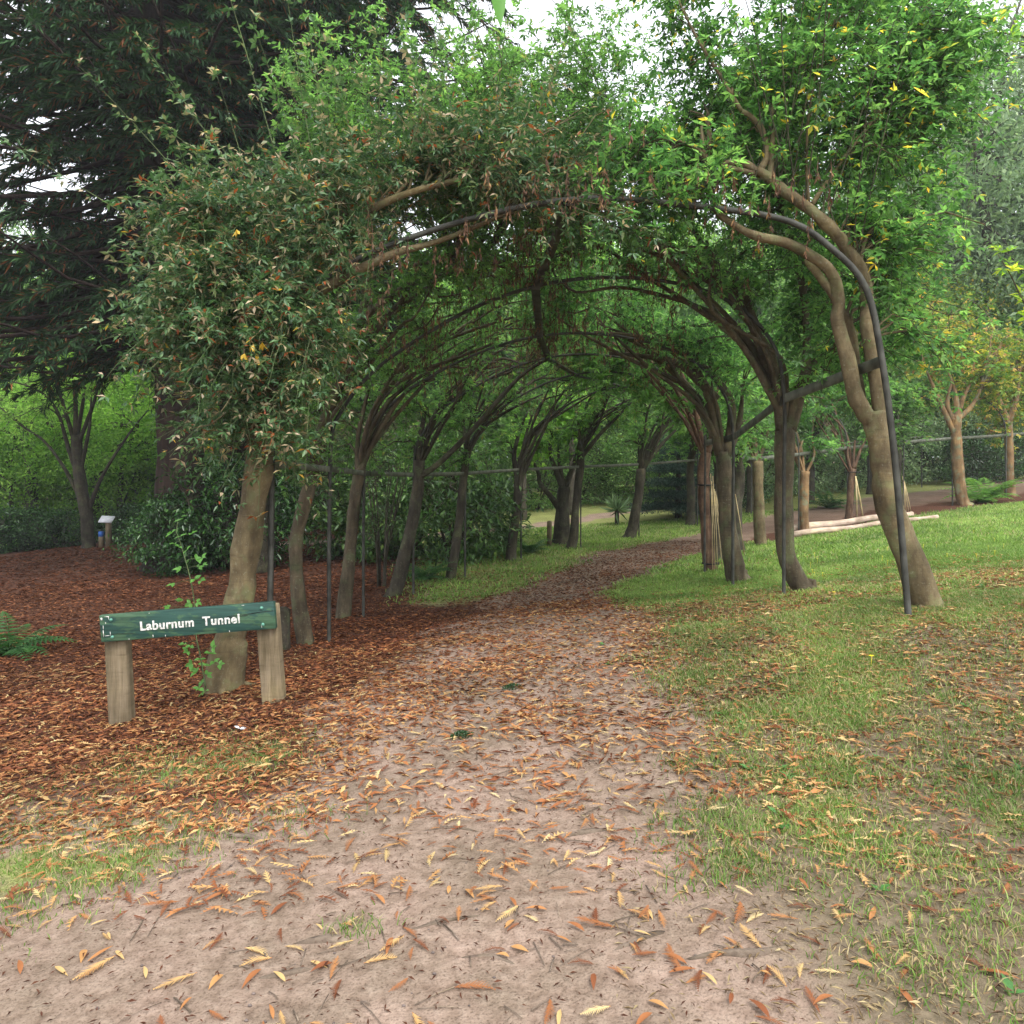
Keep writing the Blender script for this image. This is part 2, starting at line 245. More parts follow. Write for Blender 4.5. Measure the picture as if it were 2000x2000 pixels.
# ------------------------------------------------------------------ mesh builder
class MB:
    def __init__(s): s.v = []; s.q = []; s.t = []; s.r = []; s.n = 0
    def add(s, v, q=None, t=None, r=.5):
        v = np.asarray(v, float).reshape(-1, 3)
        if q is not None and len(q): s.q.append(np.asarray(q).reshape(-1, 4)+s.n)
        if t is not None and len(t): s.t.append(np.asarray(t).reshape(-1, 3)+s.n)
        s.r.append(np.broadcast_to(np.asarray(r, float), (len(v),)).copy()); s.v.append(v); s.n += len(v)
    def tube(s, pts, rad, n=8, r=.5, wob=0.0, lump=0.0):
        sd0 = rnd(0, 90) if lump else 0
        pts = np.asarray(pts, float); K = len(pts); rad = np.broadcast_to(np.asarray(rad, float), (K,))
        T = unit(np.gradient(pts, axis=0)); u = np.cross(T[0], A(0, 1, .1)); u = unit(u if np.linalg.norm(u) > .1 else np.cross(T[0], A(1, 0, 0)))
        a = np.arange(n)*2*np.pi/n; V = []
        for k in range(K):
            u = unit(u-T[k]*np.dot(u, T[k])); w_ = np.cross(T[k], u)
            rr = rad[k]*(1+wob*rng.uniform(-1, 1, n)+(lump*2*(vnoise(sd0+2*np.cos(a), sd0+2*np.sin(a)+k*.45, 1.0)-.5) if lump else 0))
            V.append(pts[k]+(np.cos(a)*rr)[:, None]*u+(np.sin(a)*rr)[:, None]*w_)
        V.append(pts[-1:]); V.append(pts[:1]); V = np.vstack(V)
        i = np.arange(n); j = (i+1) % n
        q = np.vstack([np.c_[k*n+i, k*n+j, (k+1)*n+j, (k+1)*n+i] for k in range(K-1)])
        tt = np.vstack([np.c_[(K-1)*n+i, (K-1)*n+j, np.full(n, K*n)], np.c_[j, i, np.full(n, K*n+1)]])
        s.add(V, q, tt, r)
    def tubes(s, Pn, Rn, n=3, r=.5):            # many tubes of equal length at once: (N,K,3),(N,K)
        Nn, K, _ = Pn.shape
        if Nn == 0: return
        T = unit(Pn[:, -1]-Pn[:, 0]); u = unit(np.cross(T, A(.3, .5, .81))); w_ = np.cross(T, u)
        a = np.arange(n)*2*np.pi/n
        off = np.cos(a)[None, None, :, None]*u[:, None, None]+np.sin(a)[None, None, :, None]*w_[:, None, None]
        V = Pn[:, :, None]+off*Rn[:, :, None, None]
        base = (np.arange(Nn)*K*n)[:, None, None]; k = (np.arange(K-1)*n)[None, :, None]; i = np.arange(n)[None, None]; j = (i+1) % n
        q = np.stack([base+k+i, base+k+j, base+k+n+j, base+k+n+i], -1)
        s.add(V, q, None, r)
    def leaves(s, b, d, nrm, L, W, r, fold=.12, mid=.45):
        N_ = len(b)
        if N_ == 0: return
        d = unit(d); sd = unit(np.cross(d, nrm)); nn = np.cross(sd, d); L = np.broadcast_to(L, (N_,))[:, None]; W = np.broadcast_to(W, (N_,))[:, None]
        V = np.stack([b, b+d*L*mid+sd*W/2+nn*L*fold*.5, b+d*L-nn*L*fold, b+d*L*mid-sd*W/2+nn*L*fold*.5], 1)
        i = (np.arange(N_)*4)[:, None]
        s.add(V, None, np.stack([np.c_[i, i+1, i+2], np.c_[i, i+2, i+3]], 1), np.repeat(np.broadcast_to(r, (N_,)), 4))
    def box(s, c, sx, sy, sz, ax=(1, 0, 0), az=(0, 0, 1), r=.5):
        ax = unit(A(*ax)); az = unit(A(*az)-ax*np.dot(ax, A(*az))); ay = np.cross(az, ax); c = np.asarray(c, float)
        V = [c+ax*sx/2*i+ay*sy/2*j+az*sz/2*k for i in (-1, 1) for j in (-1, 1) for k in (-1, 1)]
        s.add(V, [(0, 1, 3, 2), (4, 6, 7, 5), (0, 4, 5, 1), (2, 3, 7, 6), (0, 2, 6, 4), (1, 5, 7, 3)], None, r)
    def mesh(s, name, material, origin=(0, 0, 0), smooth=False):
        me = bpy.data.meshes.new(name); v = np.vstack(s.v)-np.asarray(origin, float)
        q = np.vstack(s.q) if s.q else np.zeros((0, 4), int); t_ = np.vstack(s.t) if s.t else np.zeros((0, 3), int)
        me.vertices.add(len(v)); me.vertices.foreach_set('co', v.astype(np.float32).ravel())
        me.loops.add(q.size+t_.size); me.polygons.add(len(q)+len(t_))
        me.loops.foreach_set('vertex_index', np.r_[q.ravel(), t_.ravel()].astype(np.int32))
        me.polygons.foreach_set('loop_start', np.r_[np.arange(len(q))*4, q.size+np.arange(len(t_))*3].astype(np.int32))
        me.update(calc_edges=True)
        a = me.attributes.new('rnd', 'FLOAT', 'POINT'); a.data.foreach_set('value', np.concatenate(s.r).astype(np.float32))
        if smooth: me.polygons.foreach_set('use_smooth', np.ones(len(me.polygons), bool))
        me.materials.append(material); return me
    def obj(s, name, material, parent=None, origin=(0, 0, 0), smooth=False):
        return link(name, s.mesh(name, material, origin, smooth), parent)
def link(name, me, parent=None, loc=None, rz=0, sc=None):
    o = bpy.data.objects.new(name, me); col.objects.link(o)
    if parent: o.parent = parent
    if loc is not None: o.location = loc
    o.rotation_euler.z = rz
    if sc is not None: o.scale = sc if hasattr(sc, '__len__') else (sc,)*3
    return o
def tag(o, label=None, cat=None, group=None, kind=None):
    for k, v in (('label', label), ('category', cat), ('group', group), ('kind', kind)):
        if v: o[k] = v
    return o
def thing(name, loc, label, cat, group=None, rz=0):
    o = bpy.data.objects.new(name, None); col.objects.link(o); o.location = tuple(loc); o.rotation_euler.z = rz; o.empty_display_size = .2
    return tag(o, label, cat, group)
def copy_tree(o, parent=None):
    c = o.copy(); col.objects.link(c)
    if parent: c.parent = parent
    for ch in list(o.children): copy_tree(ch, c)
    return c
def smoothline(pts, n=None):
    pts = np.asarray(pts, float); K = len(pts); n = n or (K-1)*4+1
    t_ = np.linspace(0, K-1, n); i = np.clip(t_.astype(int), 0, K-2); f = (t_-i)[:, None]
    p = lambda k: pts[np.clip(k, 0, K-1)]
    a, b_, c_, d_ = p(i-1), p(i), p(i+1), p(i+2)
    return .5*((2*b_)+(-a+c_)*f+(2*a-5*b_+4*c_-d_)*f**2+(-a+3*b_-3*c_+d_)*f**3)

# ------------------------------------------------------------------ ground meshes (one continuous sheet, split into path / lawn / litter bed / ground)
def axis(lo, fine_lo, fine_hi, hi, step, g=1.09):
    a = list(np.arange(fine_lo, fine_hi, step)); s_ = step; x = a[-1]
    while x < hi: s_ *= g; x += s_; a.append(x)
    s_ = step; x = a[0]; b_ = []
    while x > lo: s_ *= g; x -= s_; b_.append(x)
    return np.array(b_[::-1]+a)
gx = axis(-400, -6, 7, 400, .13, 1.07); gy = axis(-300, 1.2, 12, 500, .13, 1.06)
X, Y = np.meshgrid(gx, gy); Z = H(X, Y)+(fbm(X, Y, .6)-.5)*.03*(np.hypot(X, Y) < 30)+(fbm(X, Y, 6)-.5)*.06*sm(4, 12, np.hypot(X, Y))
pa, gr_, mu, p2, rt = zones(X, Y)
damp = np.clip(sm(.0, 1.3, X-np.interp(Y, [p[1] for p in PATH], [p[0]+p[2]-.5 for p in PATH]))*sm(7, 3.5, Y)*.85, 0, 1)
nyg, nxg = X.shape; idx = np.arange(X.size).reshape(X.shape)
quads = np.stack([idx[:-1, :-1], idx[:-1, 1:], idx[1:, 1:], idx[1:, :-1]], -1).reshape(-1, 4)
cm = lambda a: ((a[:-1, :-1]+a[1:, 1:])/2).ravel()
fx, fy, fp, fg, fr = cm(X), cm(Y), cm(np.maximum(pa, 0)), cm(gr_), cm(rt.astype(float))
fq = cm(p2); inner = (np.abs(fx) < 45) & (fy > -6) & (fy < 34)
kindf = np.where(inner & (fp > .45), 1, np.where(inner & (fq > .45), 4, np.where(inner & (fr > .5) & (fy < 24), 2, np.where(inner & (fx < 4), 3, 0))))
kindf = np.where((kindf == 2) & (fg < .2) & (fy > 14), 0, kindf)
GV = np.c_[X.ravel(), Y.ravel(), Z.ravel()]
def ground_piece(name, k):
    q = quads[kindf == k]; u, inv = np.unique(q, return_inverse=True)
    mb = MB(); mb.add(GV[u], inv.reshape(-1, 4)); o = mb.obj(name, M['ground'], smooth=True)
    for an, arr in (('grass', gr_), ('mulch', mu), ('damp', damp)):
        a = o.data.attributes.new(an, 'FLOAT', 'POINT'); a.data.foreach_set('value', arr.ravel()[u].astype(np.float32))
    o['kind'] = 'structure'; return o
ground = ground_piece('ground', 0); path = ground_piece('path', 1); lawn = ground_piece('lawn', 2); bed = ground_piece('leaf_litter_bed', 3); ground_piece('far_path', 4)
def GZ(x, y): return H(x, y)+(fbm(x, y, .6)-.5)*.03+(fbm(x, y, 6)-.5)*.06*sm(4, 12, np.hypot(x, y))

# ------------------------------------------------------------------ grass, litter
def blades(n, x0, x1, y0, y1, h, wd, dens=1.0, thr=.0):
    x = rnd(x0, x1, n); y = rnd(y0, y1, n); ok = np.abs(x) < y*.78+.4; x, y = x[ok], y[ok]
    _, g, _, _, _ = zones(x, y); tuft = .35+1.3*fbm(x+3, y-8, .35)**1.2
    k = rnd(0, 1, len(x)) < (g*tuft*dens); x, y = x[k], y[k]; return x, y, h*(.5+tuft[k]*.6)*rnd(.6, 1.3, len(x)), np.full(len(x), wd)
gb = [blades(340000, .2, 5.2, 1.9, 6.2, .036, .0045), blades(120000, 0, 8.5, 6, 11, .04, .009), blades(110000, -3, 17, 10.5, 23, .06, .018), blades(70000, -3.6, -.8, 2.3, 5, .03, .0042)]
# distinct tufts
tx = []; ty = []
for (px, py, d, n, rr) in [(1700,1790,2.75,900,.16),(1400,1700,3.05,450,.12),(1950,1640,3.2,500,.15),(1530,1350,5,300,.15),(1350,1560,3.6,200,.09),(700,1810,2.45,90,.05),(560,1600,3.3,200,.16),(330,1600,3.2,150,.2),(250,1700,2.9,120,.15),(60,1740,2.7,120,.15),(1840,1500,3.7,350,.15),(1620,1480,3.9,400,.2),(1230,1310,5.5,120,.1),(1790,1330,4.6,300,.2),(1480,1540,3.6,400,.2),(1950,1900,2.2,500,.2),(1800,1950,2.15,400,.15),(1650,1680,3.0,300,.15)]:
    c0 = (px-1000)/F*d; tx.append(c0+rng.normal(0, rr, n)); ty.append(d+rng.normal(0, rr*.7, n))
tx = np.concatenate(tx); ty = np.concatenate(ty); gb.append((tx, ty, rnd(.02, .06, len(tx)), np.full(len(tx), .004)))
x = np.concatenate([g[0] for g in gb]); y = np.concatenate([g[1] for g in gb]); h = np.concatenate([g[2] for g in gb]); wd = np.concatenate([g[3] for g in gb])
z = GZ(x, y); n = len(x); lean = rng.normal(size=(n, 2))*.55; side = rnd(0, 2*np.pi, n)
b0 = np.c_[x, y, z-.004]; sdv = np.c_[np.cos(side), np.sin(side), np.zeros(n)]*wd[:, None]/2
midp = b0+np.c_[lean*h[:, None]*.35, h*.6]; tip = b0+np.c_[lean*h[:, None], h*.9]
rr = np.clip(fbm(x+50, y, 1.2)*.75+rnd(-.25, .35, n)+0*y, 0, 1); rr = rr-.22*sm(7, 4, y); rr = np.clip(rr, 0, 1); rr = np.where(rnd(0, 1, n) < .24*(y < 8)+.03, rnd(.86, 1, n), np.minimum(rr, .84))
mb = MB(); i = (np.arange(n)*5)[:, None]
mb.add(np.stack([b0-sdv, b0+sdv, midp+sdv*.8, midp-sdv*.8, tip], 1), np.c_[i, i+1, i+2, i+3], np.c_[i+3, i+2, i+4], np.repeat(rr, 5))
tag(mb.obj('grass', M['grass']), 'short patchy green grass beside the trodden path and over the lawn', 'grass', kind='stuff')

def litter_xy(n, x0, x1, y0, y1, dens):
    x = rnd(x0, x1, n); y = rnd(y0, y1, n)**1.0; ok = np.abs(x) < y*.78+.5; x, y = x[ok], y[ok]
    k = rnd(0, 1, len(x)) < dens(x, y); return x[k], y[k]
def dens_main(x, y):
    pth, g, mu_, _, rgt = zones(x, y); nn = fbm(x-7, y+3, .8)
    left = np.where(rgt, 0, 1)*sm(-.4, -1.4, x)*sm(2.4, 4.6, y)
    return np.clip(pth*(.2+.9*sm(.45, .65, nn))*(.4+.7*sm(3.2, 5.5, y))+left*1.0+.5*(x < -.8)*(y < 4.4)*(.4+nn)+rgt*(1-pth)*.85*(.15+nn)*sm(12, 6.5, y)+.16, 0, 1)
# 1. near comb shaped sprays: the 300 nearest are pieces of their own
def spray_mesh(mb, base, ang, L, curl, rv, pairs=9, z_=None, tilt=None):
    n = len(base); t_ = np.linspace(0, 1, pairs+1)
    d0 = np.c_[np.cos(ang), np.sin(ang), tilt if tilt is not None else np.zeros(n)]; sd = np.c_[-np.sin(ang), np.cos(ang), np.zeros(n)]
    def pos(tt): return base[:, None]+d0[:, None]*(L[:, None]*tt)[..., None]+sd[:, None]*((curl*L)[:, None]*tt**2)[..., None]+A(0, 0, 1)*((.002+np.abs(curl)*.012)[:, None]*np.sin(tt*np.pi))[..., None]
    T = t_[None].repeat(n, 0); p = pos(T)
    wv = .0011+.0*L; V = np.stack([p[:, 0]-sd*.0014, p[:, 0]+sd*.0014, p[:, -1]], 1); i = (np.arange(n)*3)[:, None]
    mb.add(V, None, np.c_[i, i+1, i+2], np.repeat(rv*.7, 3))
    for sgn in (-1, 1):
        tt = t_[1:]; q = pos(tt[None].repeat(n, 0)); ll = (.27*L[:, None])*np.sin(np.clip(tt*1.05, 0, 1)*np.pi*.86+.25)[None]
        dd = unit(d0[:, None]*.95+sd[:, None]*sgn*.7+A(0, 0, .22)*rnd(-.5, 1, (n, pairs))[..., None])
        fw = d0[:, None]*(L[:, None, None]/pairs*.5)
        V = np.stack([q-fw, q+fw, q+dd*ll[..., None]], 2).reshape(-1, 3); i = (np.arange(n*pairs)*3)[:, None]
        mb.add(V, None, np.c_[i, i+1, i+2], np.repeat(rv, pairs*3))
lx, ly = litter_xy(3400, -3, 3.6, 1.9, 4.6, lambda x, y: np.clip(.35+.3*(fbm(x, y, .7)), 0, 1))
o_ = np.argsort(ly); lx, ly = lx[o_], ly[o_]
vars_ = []
for k in range(16):
    mbv = MB()
    if k in (3, 6, 9, 12, 15):
        L = rnd(.05, .085); tt = np.linspace(0, 1, 7); pr = np.sin(np.pi*tt**.8)*L*rnd(.09, .16); zz = .006*np.sin(tt*3.1)*rnd(.3, 1); cv = .12*L*tt**2
        mbv.add(np.vstack([np.c_[tt*L, cv+pr, zz+pr*.35], np.c_[tt*L, cv, zz], np.c_[tt*L, cv-pr, zz+pr*.5]]), [[j, j+1, 7+j+1, 7+j] for j in range(6)]+[[7+j, 8+j, 15+j, 14+j] for j in range(6)], None, [.3,.85,.6,.7,.45][k//3-1]); vars_.append(mbv.mesh('fallen_leaf', M['litter'])); continue
    spray_mesh(mbv, np.zeros((1, 3)), np.zeros(1), A(rnd(.06, .105)), A(rnd(-.3, .3)), A([.2,.35,.45,.6,.7,.8,.88,.95][k % 8]), 14, tilt=A(rnd(-.02, .05)))
    vars_.append(mbv.mesh('fallen_leaf', M['litter']))
for i in range(300):
    x_, y_ = lx[i], ly[i]; host = path if zones(A(x_), A(y_))[0][0] > .5 else (lawn if x_ > 0 else bed)
    o = link('fallen_leaf', vars_[rng.integers(16)], host, (x_, y_, float(GZ(x_, y_))+.008), rnd(0, 6.28)); o.scale = (rnd(.7, 1.35),)*3; o.rotation_euler.x = rnd(-.15, .15)
mb = MB(); nx, ny = lx[300:], ly[300:]; n = len(nx)
spray_mesh(mb, np.c_[nx, ny, GZ(nx, ny)+.008], rnd(0, 6.28, n), rnd(.04, .1, n), rnd(-.35, .35, n), rnd(.15, 1, n)**.8, 9, tilt=rnd(-.03, .06, n))
mx_, my_ = litter_xy(15000, -5, 5.5, 2.6, 7.5, dens_main); n = len(mx_)
spray_mesh(mb, np.c_[mx_, my_, GZ(mx_, my_)+rnd(.005, .02, n)], rnd(0, 6.28, n), rnd(.04, .1, n), rnd(-.4, .4, n), rnd(.1, .95, n), 5, tilt=rnd(-.03, .08, n))
def flat_litter(mb, n, x0, x1, y0, y1, dens, L0, L1, rv, wr=(.15, .3)):
    x, y = litter_xy(n, x0, x1, y0, y1, dens); n = len(x); a = rnd(0, 6.28, n); L = rnd(L0, L1, n)
    d = np.c_[np.cos(a), np.sin(a), rnd(-.15, .25, n)]; nr = unit(np.c_[rng.normal(size=(n, 2))*.35, np.ones(n)])
    mb.leaves(np.c_[x, y, GZ(x, y)+rnd(.003, .018, n)], d, nr, L, L*rnd(*wr, n), rv(x, y, n), .12)
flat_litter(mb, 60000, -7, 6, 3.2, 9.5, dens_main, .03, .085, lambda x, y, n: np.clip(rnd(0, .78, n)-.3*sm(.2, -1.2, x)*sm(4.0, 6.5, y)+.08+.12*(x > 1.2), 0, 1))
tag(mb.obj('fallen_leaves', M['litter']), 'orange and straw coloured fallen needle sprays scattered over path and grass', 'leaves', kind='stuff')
mb = MB()
flat_litter(mb, 90000, -9, 2, 4.2, 14, lambda x, y: np.clip((1-zones(x, y)[1])*(1-.8*zones(x, y)[0]), 0, 1), .03, .08, lambda x, y, n: rnd(0, 1, n)**1.2)
flat_litter(mb, 30000, -1, 5, 8.5, 18, lambda x, y: np.clip(.25+zones(x, y)[0]*.8, 0, 1), .03, .07, lambda x, y, n: rnd(.2, 1, n))
flat_litter(mb, 26000, -15, -1, 12, 24, lambda x, y: np.clip(zones(x, y)[2], 0, 1), .06, .14, lambda x, y, n: rnd(0, .9, n))
flat_litter(mb, 18000, -3, 4.5, 1.9, 6, lambda x, y: .25+zones(x, y)[0]*.5, .008, .03, lambda x, y, n: rnd(0, .35, n))
tag(mb.obj('needle_litter', M['needle']), 'rust brown needle litter carpeting the ground under the conifers', 'leaf litter', kind='stuff')
mb = MB(); flat_litter(mb, 85000, .3, 5.2, 1.9, 7.5, lambda x, y: np.clip(.15+.85*sm(-.1, .5, x-np.interp(y, [p[1] for p in PATH], [p[0]+p[2] for p in PATH])), 0, 1)*(.3+fbm(x, y, .3)), .012, .045, lambda x, y, n: rnd(0, .85, n), (.08, .2))
tag(mb.obj('dry_debris', leafmat('dry_straw_debris', [(0, (.1,.06,.04)), (.4, (.22,.16,.09)), (.8, (.36,.29,.17)), (1, (.48,.4,.26))], .05, .8, .1, 1.0)), 'dry straw and leaf scraps lying thick in the worn turf right of the path', 'leaf debris', kind='stuff')
# weeds, flowers
mb = MB(); wx, wy = litter_xy(900, .6, 5.5, 2, 8, lambda x, y: zones(x, y)[1]*.45+.03)
for x_, y_ in zip(wx, wy):
    k = rng.integers(4, 9); a = rnd(0, 6.28, k); L = rnd(.02, .055, k)
    mb.leaves(np.repeat([[x_, y_, float(GZ(x_, y_))+.006]], k, 0), np.c_[np.cos(a), np.sin(a), rnd(.1, .7, k)], np.tile(A(0, 0, 1), (k, 1)), L, L*.5, rnd(0, 1, k))
tag(mb.obj('ground_weeds', M['weed']), 'small broad leaved weeds and clover among the grass right of the path', 'weeds', kind='stuff')
mb = MB()
fl = [(1702,1375,4.65,.02),(1629,1204,6.4,.02)]+[(rnd(1500, 1980), rnd(1075, 1130), None, .014) for _ in range(26)]
for px, py, d, s_ in fl:
    if d is None: d = rnd(8.5, 13)
    x_ = (px-1000)/F*d; a = np.arange(8)*.785
    c0 = A(x_, d, float(GZ(x_, d))+.075); mb.tube([c0-A(0, 0, .07), c0], .0015, 3)
    mb.leaves(np.repeat([c0], 8, 0), np.c_[np.cos(a), np.sin(a), np.full(8, .35)], np.tile(A(0, 0, 1), (8, 1)), s_, s_*.7, rnd(0, 1, 8))
tag(mb.obj('dandelion_flowers', M['flower']), 'tiny yellow dandelion flowers dotted over the lawn', 'flowers', kind='stuff')
# roots, twigs, stones on the path
for pts, r0 in [([(1560,1890,2.28),(1490,1905,2.24),(1410,1895,2.25),(1340,1905,2.23)], .017), ([(1300,1852,2.36),(1255,1868,2.33),(1200,1890,2.28)], .011), ([(900,1885,2.28),(960,1882,2.29),(1010,1905,2.24)], .008),
                ([(570,1840,2.4),(640,1835,2.41),(700,1850,2.38)], .016), ([(500,1905,2.24),(560,1895,2.25),(610,1885,2.27)], .013), ([(790,1815,2.43),(870,1800,2.47),(950,1790,2.5)], .009),
                ([(1060,1625,2.95),(1130,1612,3.0),(1230,1600,3.04)], .012), ([(430,1580,3.2),(480,1590,3.15),(520,1610,3.1)], .014), ([(820,1590,3.1),(880,1585,3.12),(940,1600,3.07)], .012)]:
    q = smoothline([A((px-1000)/F*d, d, 0) for px, py, d in pts]); q[:, 2] = GZ(q[:, 0], q[:, 1])-r0*.45+r0*.35*np.sin(np.linspace(0, np.pi, len(q)))
    mb = MB(); mb.tube(q, r0*(.3+.6*np.sin(np.linspace(.15, np.pi-.15, len(q)))), 8, wob=.1, lump=.5); mb.obj('root', M['root'], path, smooth=True)
mb = MB()
for _ in range(500):
    d = rnd(2, 7); x_ = rnd(-.62, .62)*d; a = rnd(0, 6.28); L = rnd(.03, .13)
    q = np.array([[x_, d, 0], [x_+math.cos(a)*L/2, d+math.sin(a)*L/2+.004, 0], [x_+math.cos(a)*L, d+math.sin(a)*L, 0]]); q[:, 2] = GZ(q[:, 0], q[:, 1])+.007; mb.tube(q, rnd(.0012, .0028), 4)
tag(mb.obj('fallen_twigs', M['root'], path), kind='stuff')
mb = MB()
for _ in range(380):
    d = rnd(2, 6); x_ = rnd(-.6, .6)*d; s_ = rnd(.002, .006); c0 = A(x_, d, float(GZ(x_, d))+s_*.2)
    mb.tube([c0-A(s_, 0, 0), c0-A(s_*.5, 0, -s_*.3), c0+A(s_*.5, 0, s_*.2), c0+A(s_, 0, 0)], [s_*.3, s_*.8, s_*.7, s_*.2], 5, wob=.2)
tag(mb.obj('pebbles', M['stone'], path), kind='stuff')
for px, py, d, lab in [(1000,1322,5.1,'dark green moss clump on the path further from the camera'), (900,1415,4.2,'dark green moss clump on the path nearer the sign')]:
    x_ = (px-1000)/F*d; n = 260; a = rnd(0, 6.28, n); r_ = rnd(0, 1, n)**.6; bx = x_+np.cos(a)*r_*.07; by = d+np.sin(a)*r_*.05; mb = MB(); c0 = G(x_, d)
    mb.leaves(np.c_[bx, by, GZ(bx, by)+.004+.025*(1-r_)], rdir(n)*A(1, 1, .6)+A(0, 0, .5), rdir(n), .018, .007, rnd(0, .6, n))
    o = mb.obj('moss_clump', M['laurel'], origin=c0); o.location = tuple(c0); tag(o, lab, 'moss', 'moss clumps on the path')
mb = MB(); c0 = A(-.532*4.75/1.0*.75, 4.75, 0); c0 = A((468-1000)/F*4.75, 4.75, 0); c0[2] = float(GZ(c0[0], c0[1]))+.014
mb.leaves(np.repeat([c0], 3, 0), A([1, .2, .1], [.9, -.3, .2], [-.8, .3, .3]) if False else np.array([[1, .2, .1], [.9, -.5, .2], [-.8, .3, .3]]), np.tile(A(0, -.3, 1), (3, 1)), .045, .022, .5)
o = mb.obj('feather', M['feather'], origin=c0); o.location = tuple(c0); tag(o, 'small white feather lying in the orange litter in front of the sign', 'feather')

# ------------------------------------------------------------------ branching and foliage
class Tree:
    """limbs (traced or invented) -> side branches aimed at target points -> twigs -> leaves"""
    def __init__(s, base): s.base = np.asarray(base, float); s.wood = MB(); s.tw = MB(); s.leaf = MB(); s.pod = MB(); s.smp = []; s.jit = .06
    def limb(s, pts, r0, r1, n=10, wob=.06, flare=0):
        q = smoothline(pts); K = len(q); r_ = np.linspace(r0, r1, K)
        if flare: r_ = r_+flare*np.exp(-np.linspace(0, 7, K)**1.3)
        q = q+rng.normal(0, .03, (K, 3))*r_[:, None]*A(1, 1, .3); r_ = r_*(1+.1*(vnoise(np.arange(K)*1.0, np.full(K, rnd(0, 99)), 2.6)-.5)*2); s.wood.tube(q, r_, n, wob=wob*.4, lump=.16)
        T = unit(np.gradient(q, axis=0)); s.smp.append(np.c_[q, T, r_]); return q
    def flares(s, c0, r_, n=5):
        for k in range(n):
            a = k*6.283/n+rnd(-.3, .3); dd = A(math.cos(a), math.sin(a), 0); L = r_*rnd(1.5, 2.3); q = np.array([c0+dd*r_*.35+A(0, 0, r_*1.6), c0+dd*r_*.8+A(0, 0, r_*.55), c0+dd*L+A(0, 0, .0)])
            q[-1, 2] = float(H(q[-1, 0], q[-1, 1]))-r_*.15; s.wood.tube(smoothline(q), np.linspace(r_*.42, r_*.16, 9), 7, lump=.3)
    def reach(s, targets, twigs=12, nodes=8, tl=(.22, .45), up=.15, leafL=.05, leafW=.022, tri=True, rv=None, spread=.9, minz=None, twig_n=3, br=.012, start=.3, droop=.3, skip=0):
        targets = np.asarray(targets); S_ = np.vstack(s.smp); S_ = S_[skip:]
        d2 = ((targets[:, None]-S_[None, :, :3])**2).sum(-1)+np.maximum(S_[None, :, 2]-targets[:, None, 2], 0)**2*2
        k = d2.argmin(1); P0 = S_[k, :3]; T0 = S_[k, 3:6]; R0 = S_[k, 6]; D = targets-P0; Ln = np.linalg.norm(D, axis=1)
        P1 = P0+T0*Ln[:, None]*.35+D*.15+A(0, 0, .1)*Ln[:, None]; K = 7; t_ = np.linspace(0, 1, K)[None, :, None]
        C = (1-t_)**2*P0[:, None]+2*t_*(1-t_)*P1[:, None]+t_**2*targets[:, None]; C[:, 1:-1] += rng.normal(0, .02, (len(C), K-2, 3))
        rb = np.minimum(R0*.6, br*(.5+Ln)); s.wood.tubes(C, rb[:, None]*np.linspace(1, .25, K)[None], 5)
        n = len(targets)*twigs; bi = np.repeat(np.arange(len(targets)), twigs); tt = rnd(start, 1, n); f = tt*(K-1); i = np.minimum(f.astype(int), K-2); f = (f-i)[:, None]
        B = C[bi, i]*(1-f)+C[bi, i+1]*f; TB = unit(C[bi, i+1]-C[bi, i]); d = unit(TB*.5+rdir(n)*spread+A(0, 0, up)); L = rnd(*tl, n)
        Q = B[:, None]+d[:, None]*(L[:, None]*np.linspace(0, 1, 4)[None])[..., None]-A(0, 0, 1)*(droop*L[:, None]*np.linspace(0, 1, 4)[None]**2)[..., None]
        s.tw.tubes(Q, np.tile(np.linspace(.0035, .0015, 4), (n, 1))*max(1, br/.012), twig_n); s.foliate(Q, nodes, leafL, leafW, tri, rv)
    def foliate(s, Q, nodes, leafL, leafW, tri=True, rv=None, t0=.15, col_shift=0):
        n, K, _ = Q.shape; N_ = n*nodes; qi = np.repeat(np.arange(n), nodes); tt = rnd(t0, 1, N_)*(K-1); i = np.minimum(tt.astype(int), K-2); f = (tt-i)[:, None]
        B = Q[qi, i]*(1-f)+Q[qi, i+1]*f; T = unit(Q[qi, i+1]-Q[qi, i]); d = unit(T*.5+rdir(N_)*.9+A(0, 0, -.15)); nr = unit(A(0, 0, 1)+rdir(N_)*.75)
        base_r = (rv(N_) if rv else rnd(0, 1, N_)); pe = d*leafL*.6; sc = rnd(.65, 1.25, N_)
        if tri:
            sd = unit(np.cross(d, nr))
            for a in (-1, 0, 1):
                s.leaf.leaves(B+pe, unit(d*(1 if a == 0 else .45)+sd*a*.9), nr+rdir(N_)*.25, leafL*sc, leafW*sc, np.clip(base_r+rnd(-s.jit, s.jit, N_), 0, 1))
        else: s.leaf.leaves(B, d, nr, leafL*sc, leafW*sc, base_r)
    def shoots(s, starts, dirs, lens, nodes=22, leafL=.055, leafW=.024, rv=None, r0=.007, bend=.15):
        starts = np.atleast_2d(starts); n = len(starts); K = 8; t_ = np.linspace(0, 1, K); d = unit(np.atleast_2d(dirs)); lens = np.broadcast_to(lens, (n,))
        side = rdir(n)*bend-A(0, 0, bend*.4)
        Q = starts[:, None]+d[:, None]*(lens[:, None]*t_)[..., None]+side[:, None]*(lens[:, None]*t_**2)[..., None]
        s.tw.tubes(Q, np.tile(np.linspace(1, .25, K), (n, 1))*r0, 4); s.foliate(Q, nodes, leafL, leafW, True, rv, .1); return Q
